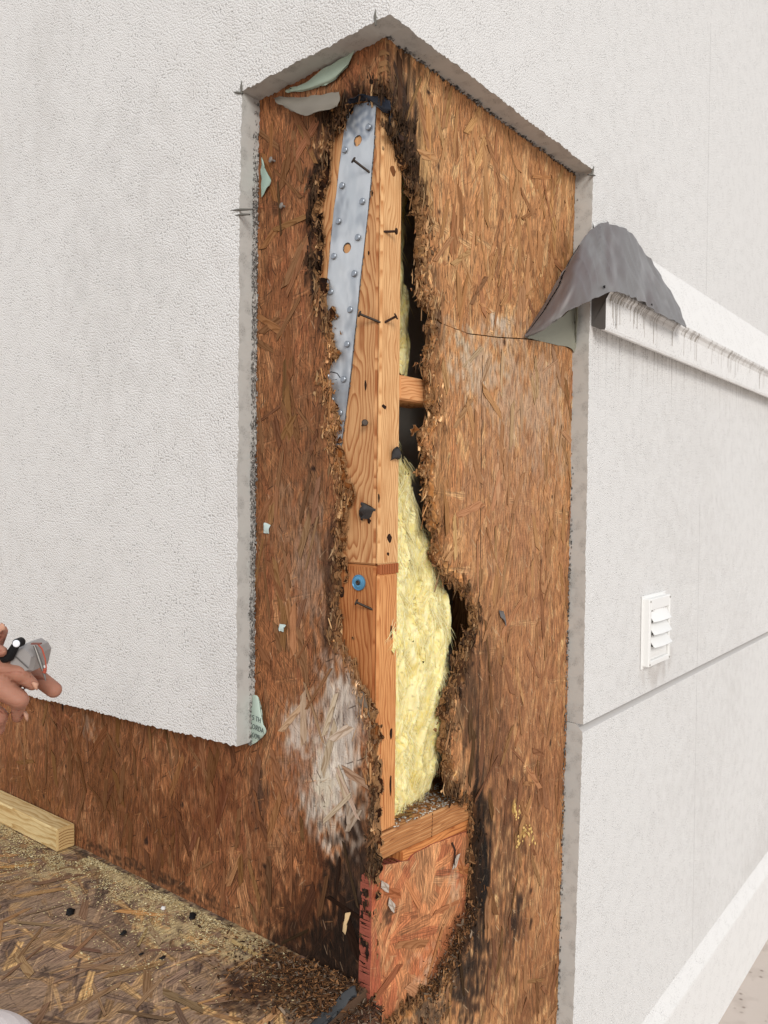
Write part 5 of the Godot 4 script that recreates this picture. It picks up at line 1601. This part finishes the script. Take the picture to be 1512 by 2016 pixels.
	for k in 15000:
		var x := -0.98 + 0.95 * pow(rng.randf(), 0.9)
		var drift := 0.012 + (0.05 if k % 4 else 0.13) * absf(rng.randfn()) * (0.6 + 0.5 * wide.get_noise_2d(x * 200, 4)) + (0.03 if x < -0.65 else 0.0)
		var z := drift
		if wide.get_noise_2d(x * 420, z * 700) < -0.12 and rng.randf() < 0.85: continue
		if x > -0.25 and rng.randf() < 0.8: continue
		w.append(Transform3D(Basis.from_euler(Vector3(rnd(-0.4, 0.4), rnd(0, 6), rnd(-0.4, 0.4))).scaled_local(Vector3(0.0007 + 0.003 * pow(rng.randf(), 2.0), rnd(0.0005, 0.0014), 0.0008 + 0.005 * pow(rng.randf(), 3.0))), Vector3(x, DECK + rnd(0.0008, 0.0022), z)))
		cl.append(lin([S(218, 200, 154), S(206, 184, 136), S(228, 214, 172), S(186, 164, 122)][k % 4] * rnd(0.85, 1.05)))
	tag(stuff("sawdust", lump(11.0), tinted(), w, cl), "pale yellow sawdust drifted along the foot of the left wall", "sawdust")
	for side in 2:
		w = []
		cl = []
		for k in [4200, 2600][side]:
			var p := Vector3.ZERO
			if side == 0:
				p = Vector3(-0.02 - absf(rng.randfn()) * 0.09, DECK + rnd(0.0, 0.004), 0.008 + absf(rng.randfn()) * 0.05)
				if p.x < -0.4: continue
				if p.x > -0.12: p.y += rnd(0.0, 0.007)
				if k % 4 == 0: p = Vector3(rnd(-0.04, 0.022), DECK - rnd(0.008, 0.02), rnd(0.004, 0.15))
			else:
				var t := rng.randf()
				var q := Vector2(0.0, 0.66).lerp(Vector2(0.25, 0.86), t)
				p = wp(1, q.x + rng.randfn() * 0.02, q.y + rng.randfn() * 0.02, -0.004 + absf(rng.randfn()) * 0.004)
			w.append(Transform3D(Basis.from_euler(Vector3(rnd(-0.5, 0.5), rnd(0, 6), rnd(-0.5, 0.5)) if side == 0 else Vector3(rnd(0, 6), rnd(0, 6), rnd(0, 6))).scaled_local(Vector3(0.001 + 0.005 * pow(rng.randf(), 2.5), rnd(0.0006, 0.0018), 0.0015 + 0.014 * pow(rng.randf(), 2.5))), p))
			cl.append(lin([S(122, 84, 56), S(98, 68, 46), S(64, 48, 38), S(150, 108, 72), S(134, 116, 98), S(80, 60, 46)][k % 6] * rnd(0.7, 1.15)))
		var o := stuff("rotten_debris", lump(17.0), tinted(), w, cl)
		tag(o, ["brown rotten wood crumbs heaped on the deck in the corner", "dark crumbs of rotten wood below the clean reddish board"][side], "debris")
	for e in [[Vector3(-0.496, 0.85, 0.1426), 0.008], [Vector3(-0.3792, 0.85, 0.1255), 0.005], [Vector3(-0.3394, 0.85, 0.03074), 0.007], [Vector3(-0.2805, 0.85, 0.1293), 0.004], [Vector3(-0.3111, 0.85, 0.1428), 0.003]]:
		var o := part("black_chip", lump(e[1] * 900), black_m, null, Transform3D(Basis.from_euler(Vector3(0, e[1] * 300, 0.2)).scaled_local(Vector3(e[1] * 2.4, e[1] * 0.8, e[1] * 1.8)), e[0]))
		var k: int = taken["black_chip"] - 1
		tag(o, ["largest black chip on the deck, on the left", "black chip on the deck between large pale flakes", "flat black chip in the sawdust drift by the wall", "small black chip near the middle of the deck", "smallest black chip beside a pale flake"][k], "chip", "black chips on the deck")
	# white specks
	var wo := part("white_crumb", lump(4.0), mat(S(226, 224, 220), 0.9), null, Transform3D(Basis.from_scale(Vector3(0.008, 0.006, 0.008)), Vector3(-0.3924, 0.85, 0.04399)))
	tag(wo, "small white crumb lying in the sawdust drift", "crumb")
	# grey membrane strip and the sill stub at the deck's corner
	var strip := thing("membrane_strip", "grey bituminous membrane strip crossing the deck corner at the bottom", "membrane")
	part("strip", sheet([[Vector3(-0.0199, 0.858, 0.01641), Vector3(-0.02557, 0.853, 0.06194), Vector3(-0.02368, 0.852, 0.1283), Vector3(-0.01629, 0.852, 0.2014)], [Vector3(-0.008948, 0.853, 0.02528), Vector3(-0.009427, 0.85, 0.06265), Vector3(-0.00406, 0.85, 0.1206), Vector3(0.0055, 0.85, 0.1907)]], 0.002, Vector3.UP, 8, 0.004, 90.0, 0.005), mat(S(72, 73, 74), 0.95), strip)
	var stub := thing("sill_stub", "short brown rotten sill stub beside the clean reddish board", "timber")
	part("stub", block(Vector3(-0.012, DECK - 0.04, 0.004), Vector3(0.010, DECK - 0.016, 0.16), 2, 0.002, Vector2(0.1, 0.1)), mat(S(104, 74, 58), 0.9), stub)
	var ledge := thing("sill_ledge", "crumb-covered ledge below the torn right board at the bottom edge", "timber")
	part("ledge", block(Vector3(-0.014, DECK - 0.06, 0.002), Vector3(0.03, DECK - 0.031, 0.3), 2, 0.002), mat(S(96, 70, 52), 0.9), ledge)
	# off-white rounded edge at the lower left of the view
	var cap := thing("rounded_cover", "smooth off-white rounded cover at the deck's lower left corner", "cover", Vector3(-0.2739, 0.847, 0.4128))
	var pr := [Vector2(0.085, 0.0), Vector2(0.085, 0.012)]
	for k in 8:
		pr.append(Vector2(0.085 * cos(k / 7.0 * PI / 2), 0.012 + 0.03 * sin(k / 7.0 * PI / 2)))
	part("shell", lathe(pr, 40), mat(S(232, 224, 222), 0.5), cap)

func scrap(called: String, label: String, category: String, rows: Array, c: Color, out: Vector3, wr := 0.002, rough := 0.9, ragged := 0.002, thick := 0.0007) -> Node3D:
	var o := thing(called, label, category)
	part("paper", sheet(rows, thick, out, 6, wr, 80.0, ragged), mat(c, rough), o)
	return o

func build_scraps() -> void:
	var zl := Vector3(0, 0, 1)
	scrap("building_paper", "pale green building paper remnant under the top left of the cut", "paper scrap", [[Vector3(-0.172, 2.073, 0.005), Vector3(-0.1375, 2.074, 0.005), Vector3(-0.08947, 2.081, 0.006), Vector3(-0.04736, 2.088, 0.005)], [Vector3(-0.1761, 2.072, 0.004), Vector3(-0.1316, 2.064, 0.006), Vector3(-0.0838, 2.064, 0.007), Vector3(-0.05427, 2.077, 0.005)], [Vector3(-0.176, 2.071, 0.003), Vector3(-0.1277, 2.062, 0.003), Vector3(-0.08732, 2.06, 0.003), Vector3(-0.05771, 2.074, 0.003)]], S(168, 184, 168), zl)
	scrap("membrane_flap", "curled grey membrane flap peeling off the upper left board", "membrane", [[Vector3(-0.2048, 2.074, 0.003), Vector3(-0.1629, 2.06, 0.004), Vector3(-0.118, 2.049, 0.005), Vector3(-0.07351, 2.042, 0.005)], [Vector3(-0.1892, 2.06, 0.008), Vector3(-0.1479, 2.042, 0.014), Vector3(-0.101, 2.028, 0.018), Vector3(-0.06454, 2.024, 0.015)], [Vector3(-0.1648, 2.043, 0.012), Vector3(-0.1341, 2.023, 0.018), Vector3(-0.09905, 2.015, 0.02), Vector3(-0.06536, 2.016, 0.016)]], S(128, 122, 112), zl, 0.005, 0.7)
	scrap("building_paper", "small green paper tongue on the upper left cut edge", "paper scrap", [[Vector3(-0.2262, 1.993, 0.004), Vector3(-0.2196, 1.979, 0.005), Vector3(-0.2163, 1.964, 0.004)], [Vector3(-0.226, 1.974, 0.003), Vector3(-0.2121, 1.964, 0.006), Vector3(-0.2026, 1.955, 0.006)], [Vector3(-0.2256, 1.936, 0.003), Vector3(-0.2182, 1.942, 0.004), Vector3(-0.2067, 1.948, 0.004)]], S(162, 184, 172), zl)
	for e in [[Vector2(0.2102, 1.4511), "torn green-white paper chip stuck on the left board near the cut edge", 0.008], [Vector2(0.1743, 1.3098), "square pale blue paper chip stuck on the left board", 0.006]]:
		var c: Vector2 = e[0]
		var r: float = e[2]
		scrap("paper_chip", e[1], "paper scrap", [[wp(0, c.x - r, c.y + r * 0.7, 0.003), wp(0, c.x + r, c.y + r, 0.004)], [wp(0, c.x - r * 0.8, c.y, 0.005), wp(0, c.x + r * 0.9, c.y - 0.1 * r, 0.004)], [wp(0, c.x - r * 0.5, c.y - r, 0.003), wp(0, c.x + r * 0.8, c.y - r * 0.7, 0.003)]], S(196, 212, 208), zl)
	var rg := Vector2(0.3125, 1.3094)
	scrap("membrane_chip", "grey leaf-shaped membrane chip stuck on the right board", "membrane", [[wp(1, rg.x - 0.012, rg.y + 0.012, 0.006), wp(1, rg.x + 0.002, rg.y + 0.007, 0.008), wp(1, rg.x + 0.012, rg.y - 0.006, 0.006)], [wp(1, rg.x - 0.008, rg.y + 0.002, 0.007), wp(1, rg.x + 0.004, rg.y - 0.008, 0.009), wp(1, rg.x + 0.013, rg.y - 0.018, 0.006)]], S(112, 108, 106), Vector3(1, 0, 0))
	# printed paper at the lower left cut corner
	var pr := scrap("printed_paper", "torn pale paper with printed letters at the lower left cut corner", "paper scrap", [[Vector3(-0.2338, 1.205, 0.006), Vector3(-0.224, 1.207, 0.01), Vector3(-0.2175, 1.205, 0.01), Vector3(-0.2142, 1.192, 0.008)], [Vector3(-0.2356, 1.173, 0.006), Vector3(-0.2216, 1.175, 0.011), Vector3(-0.2108, 1.174, 0.012), Vector3(-0.2065, 1.168, 0.01)], [Vector3(-0.2365, 1.15, 0.006), Vector3(-0.2213, 1.152, 0.01), Vector3(-0.2106, 1.153, 0.01), Vector3(-0.2021, 1.157, 0.008)], [Vector3(-0.2374, 1.129, 0.005), Vector3(-0.2266, 1.135, 0.007), Vector3(-0.219, 1.141, 0.007), Vector3(-0.2137, 1.145, 0.006)]], S(188, 206, 194), zl, 0.0008, 0.9, 0.001)
	var font := SystemFont.new()
	font.font_names = PackedStringArray(["Droid Sans"])
	for e in [["S TH", Vector3(-0.2275, 1.174, 0.0125)], ["ORDA", Vector3(-0.2269, 1.161, 0.013)], ["00%", Vector3(-0.2278, 1.148, 0.012)]]:
		var tm := TextMesh.new()
		tm.text = e[0]
		tm.font = font
		tm.font_size = 32
		tm.pixel_size = 0.00030
		tm.depth = 0.0003
		tm.horizontal_alignment = HORIZONTAL_ALIGNMENT_LEFT
		part("printed_letters", tm, mat(S(58, 66, 70), 0.9), pr, Transform3D(Basis(zl, -0.12), e[1]))
	# black plastic crumpled at the top of the hole, and pale flake low on the left board
	scrap("black_membrane", "crumpled black membrane tucked above the top of the metal strap", "membrane", [[Vector3(-0.06139, 2.029, -0.004), Vector3(-0.03599, 2.026, 0), Vector3(-0.008687, 2.018, 0.002), Vector3(0.00898, 2.009, 0)], [Vector3(-0.06305, 2.025, -0.006), Vector3(-0.03492, 2.023, -0.004), Vector3(-0.002715, 2.002, 0.004), Vector3(0.01233, 1.995, 0.002)], [Vector3(-0.05583, 2.025, -0.008), Vector3(-0.02951, 2.02, -0.008), Vector3(-0.002366, 1.996, -0.002), Vector3(0.00439, 1.996, -0.004)]], S(34, 38, 48), zl, 0.006, 0.35, 0.002)
	scrap("black_membrane", "crumpled black membrane on the right side of the post's top", "membrane", [[Vector3(-0.004, 2.006, -0.01685), Vector3(0, 2.002, -0.02482), Vector3(0.004, 1.996, -0.03293)], [Vector3(-0.006, 1.992, -0.02184), Vector3(0, 1.987, -0.02727), Vector3(0.003, 1.982, -0.04124)], [Vector3(-0.006, 1.978, -0.02867), Vector3(-0.002, 1.971, -0.03463), Vector3(0.002, 1.965, -0.04515)]], S(36, 38, 44), Vector3(1, 0, 0), 0.006, 0.35, 0.002)
	var fl := Vector2(0.047, 0.9253)
	scrap("pale_flake", "long pale wood flake stuck on the black rotten lower left board", "wood flake", [[wp(0, fl.x - 0.006, fl.y + 0.016, 0.004), wp(0, fl.x + 0.001, fl.y + 0.014, 0.006)], [wp(0, fl.x - 0.001, fl.y, 0.006), wp(0, fl.x + 0.006, fl.y - 0.002, 0.007)], [wp(0, fl.x + 0.004, fl.y - 0.017, 0.004), wp(0, fl.x + 0.008, fl.y - 0.013, 0.005)]], S(214, 184, 140), zl, 0.001, 0.8, 0.0015)
	var fk := Vector2(0.0254, 1.226)
	scrap("grey_flake", "weathered grey wood shard caught on the torn edge beside the post", "wood flake", [[wp(0, fk.x + 0.008, fk.y + 0.012, -0.002), wp(0, fk.x, fk.y + 0.014, 0.0)], [wp(0, fk.x + 0.006, fk.y, 0.002), wp(0, fk.x - 0.006, fk.y - 0.002, 0.003)], [wp(0, fk.x + 0.002, fk.y - 0.010, 0.0), wp(0, fk.x - 0.010, fk.y - 0.016, 0.002)]], S(126, 112, 98), zl, 0.003, 0.9, 0.003)

func build_hand(black_m: Material) -> void:
	var o := thing("person", "person's weathered hands reaching in from the left, gripping a small tape measure", "person", Vector3.ZERO)
	var sk := speck_picture(256, S(166, 118, 98), S(124, 72, 58), 0.05, 0.35)
	var skin := mat(Color.WHITE, 0.5, 0, tex(sk[0]), tex(sk[1]), 0.2)
	skin.subsurf_scatter_enabled = true
	skin.subsurf_scatter_strength = 0.12
	var k := 0.70 / 1604.8
	var bones := [
		# forefinger over the case
		[Vector3(-0.05501, 1.358, 0.5047), Vector3(-0.02072, 1.353, 0.4932), 24 * k, 20 * k], [Vector3(-0.02072, 1.353, 0.4932), Vector3(-0.006111, 1.348, 0.4819), 19.5 * k, 16.5 * k], [Vector3(-0.006111, 1.348, 0.4819), Vector3(-0.002871, 1.337, 0.472), 16 * k, 12 * k],
		# middle finger, folded back
		[Vector3(-0.05467, 1.341, 0.5049), Vector3(-0.01642, 1.337, 0.4941), 25 * k, 23 * k], [Vector3(-0.01642, 1.337, 0.4941), Vector3(-0.002769, 1.326, 0.4836), 22 * k, 18 * k], [Vector3(-0.007592, 1.324, 0.4811), Vector3(-0.02316, 1.306, 0.4747), 15 * k, 11 * k],
		# ring finger, lower
		[Vector3(-0.05425, 1.319, 0.5051), Vector3(-0.02288, 1.31, 0.4934), 23 * k, 20 * k], [Vector3(-0.02288, 1.31, 0.4934), Vector3(-0.03117, 1.297, 0.4875), 19 * k, 13 * k],
		# palm and wrist beyond the frame
		[Vector3(-0.06855, 1.349, 0.5029), Vector3(-0.06786, 1.314, 0.5032), 42 * k, 38 * k], [Vector3(-0.07682, 1.33, 0.5034), Vector3(-0.1202, 1.297, 0.5319), 55 * k, 48 * k], [Vector3(-0.1202, 1.297, 0.5319), Vector3(-0.2204, 1.226, 0.5868), 46 * k, 62 * k]]
	var hand := part("hand", flesh(bones, 0.0022, 0.004), skin, o)
	# the other hand's fingertip and thumb
	var bones2 := [
		[Vector3(-0.1073, 1.345, 0.4761), Vector3(-0.07155, 1.346, 0.4608), 22 * k, 20 * k], [Vector3(-0.07155, 1.346, 0.4608), Vector3(-0.04282, 1.338, 0.4512), 20 * k, 18 * k], [Vector3(-0.04282, 1.338, 0.4512), Vector3(-0.02203, 1.324, 0.4416), 18 * k, 16.5 * k],
		[Vector3(-0.08525, 1.336, 0.4909), Vector3(-0.03721, 1.36, 0.4907), 22 * k, 16 * k], [Vector3(-0.03721, 1.36, 0.4907), Vector3(-0.0248, 1.382, 0.4868), 15 * k, 11 * k],
		[Vector3(-0.05177, 1.368, 0.502), Vector3(-0.01643, 1.369, 0.4996), 16 * k, 14 * k], [Vector3(-0.01643, 1.369, 0.4996), Vector3(-0.008104, 1.368, 0.4957), 13 * k, 11 * k],
		[Vector3(-0.1097, 1.35, 0.4842), Vector3(-0.1127, 1.317, 0.4874), 40 * k, 40 * k], [Vector3(-0.1232, 1.329, 0.4827), Vector3(-0.2933, 1.294, 0.5661), 50 * k, 62 * k]]
	part("other_hand", flesh(bones2, 0.0022, 0.004), skin, o)
	var nailm := mat(S(196, 150, 126), 0.35)
	for e in [[Vector3(0.005977, 1.338, 0.4746), Vector3(0.0024, 0.0042, 0.0016), 0.5], [Vector3(-0.01718, 1.386, 0.4915), Vector3(0.003, 0.005, 0.0016), -0.4], [Vector3(-0.01157, 1.309, 0.4731), Vector3(0.0014, 0.005, 0.003), 0.3]]:
		part("fingernail", lump(0.0), nailm, hand, Transform3D((Basis(Vector3.UP, deg_to_rad(38)) * Basis(Vector3(0, 0, 1), e[2])).scaled_local((e[1] as Vector3) * 2.0), e[0]))
	# the case they hold: a faceted grey block with a black lock and clip, steel hook and red cord
	var c := thing("tape_measure", "small grey faceted tape measure case with black lock and red cord", "tape measure", Vector3.ZERO)
	var view := Basis(Vector3.UP, deg_to_rad(38))
	var grey := mat(S(160, 156, 154), 0.35, 0.3)
	var s := Soup.new()
	var rim := []
	var face := []
	var backr := []
	for q in [Vector2(22, 1300), Vector2(36, 1272), Vector2(52, 1267), Vector2(66, 1276), Vector2(73, 1288), Vector2(66, 1320), Vector2(40, 1330), Vector2(20, 1318)]:
		var off := Vector3((q.x - 47) * k * 0.985, -(q.y - 1298) * k * 0.985, 0)
		rim.append(Vector3(-0.005221, 1.359, 0.4784) + view * off)
		face.append(Vector3(-0.005221, 1.359, 0.4784) + view * (off * 0.78 + Vector3(0, 0, 0.006)))
		backr.append(Vector3(-0.005221, 1.359, 0.4784) + view * (off + Vector3(0, 0, -0.03)))
	var out := view * Vector3(0, 0, 1)
	s.face(face, out, [])
	for j in 8:
		s.face([rim[j], rim[(j + 1) % 8], face[(j + 1) % 8], face[j]], out, [])
		s.face([rim[j], rim[(j + 1) % 8], backr[(j + 1) % 8], backr[j]], rim[j] - Vector3(-0.005221, 1.359, 0.4784), [])
	s.face(backr, -out, [])
	part("case", s.mesh(), grey, c)
	part("lock_lever", tube([Vector3(-0.01255, 1.361, 0.4917), Vector3(-0.006303, 1.363, 0.4906), Vector3(-0.002461, 1.372, 0.4873)], [9 * k, 9.5 * k, 8 * k], 12), black_m, c)
	var collar := part("lens_collar", lathe([Vector2(9.0 * k, -0.008), Vector2(9.0 * k, 0.0), Vector2(7.0 * k, 0.0006), Vector2(6.5 * k, -0.001)], 16), black_m, c, aim(Vector3(0.002373, 1.375, 0.4886), out))
	part("lamp_lens", lathe([Vector2(7.0 * k, -0.002), Vector2(7.0 * k, 0.0), Vector2(5.6 * k, 0.0008), Vector2(0, 0.001)], 16), mat(S(238, 240, 246), 0.2), collar, Transform3D(Basis.IDENTITY, Vector3(0, 0.001, 0)))
	part("steel_blade", tube([Vector3(0.002609, 1.371, 0.4732), Vector3(0.008119, 1.359, 0.4717), Vector3(0.01231, 1.348, 0.47), Vector3(0.01344, 1.342, 0.4692)], [0.0012, 0.0016, 0.0012, 0.0003], 6), mat(S(120, 116, 112), 0.35, 0.7), c)
	part("hook", block(Vector3(-0.004, -0.0006, -0.002), Vector3(0.004, 0.0006, 0.002), 0, 0.0002), mat(S(130, 84, 74), 0.5, 0.3), c, Transform3D(view, Vector3(0.004876, 1.373, 0.4727)))
	var red := mat(S(170, 84, 66), 0.85)
	var cord := part("cord", tube([Vector3(0.006507, 1.373, 0.4727), Vector3(0.01056, 1.369, 0.4708), Vector3(0.01367, 1.361, 0.4699), Vector3(0.01448, 1.354, 0.4694), Vector3(0.01422, 1.35, 0.4697), Vector3(0.01385, 1.349, 0.4713)], [0.0006, 0.0007, 0.0006, 0.0006, 0.0008, 0.0006], 7), red, c)
	for e in [[Vector3(0.01479, 1.352, 0.4705), 0.0016], [Vector3(0.01451, 1.35, 0.4708), 0.0016]]:
		part("cord_knot", lump(9.0), red, cord, Transform3D(Basis.from_scale(Vector3.ONE * e[1] * 2), e[0]))
	for j in 5:
		part("embossed_mark", block(Vector3(-0.0014, -0.0005, 0), Vector3(0.0014, 0.0005, 0.0006), 0, 0.0001), mat(S(96, 92, 90), 0.5), c, Transform3D(view * Basis(Vector3(0, 0, 1), -0.75), Vector3(-0.0004196, 1.358, 0.4823) + view * Vector3((j - 2) * 0.0022, (2 - j) * 0.0020, 0.0004)))
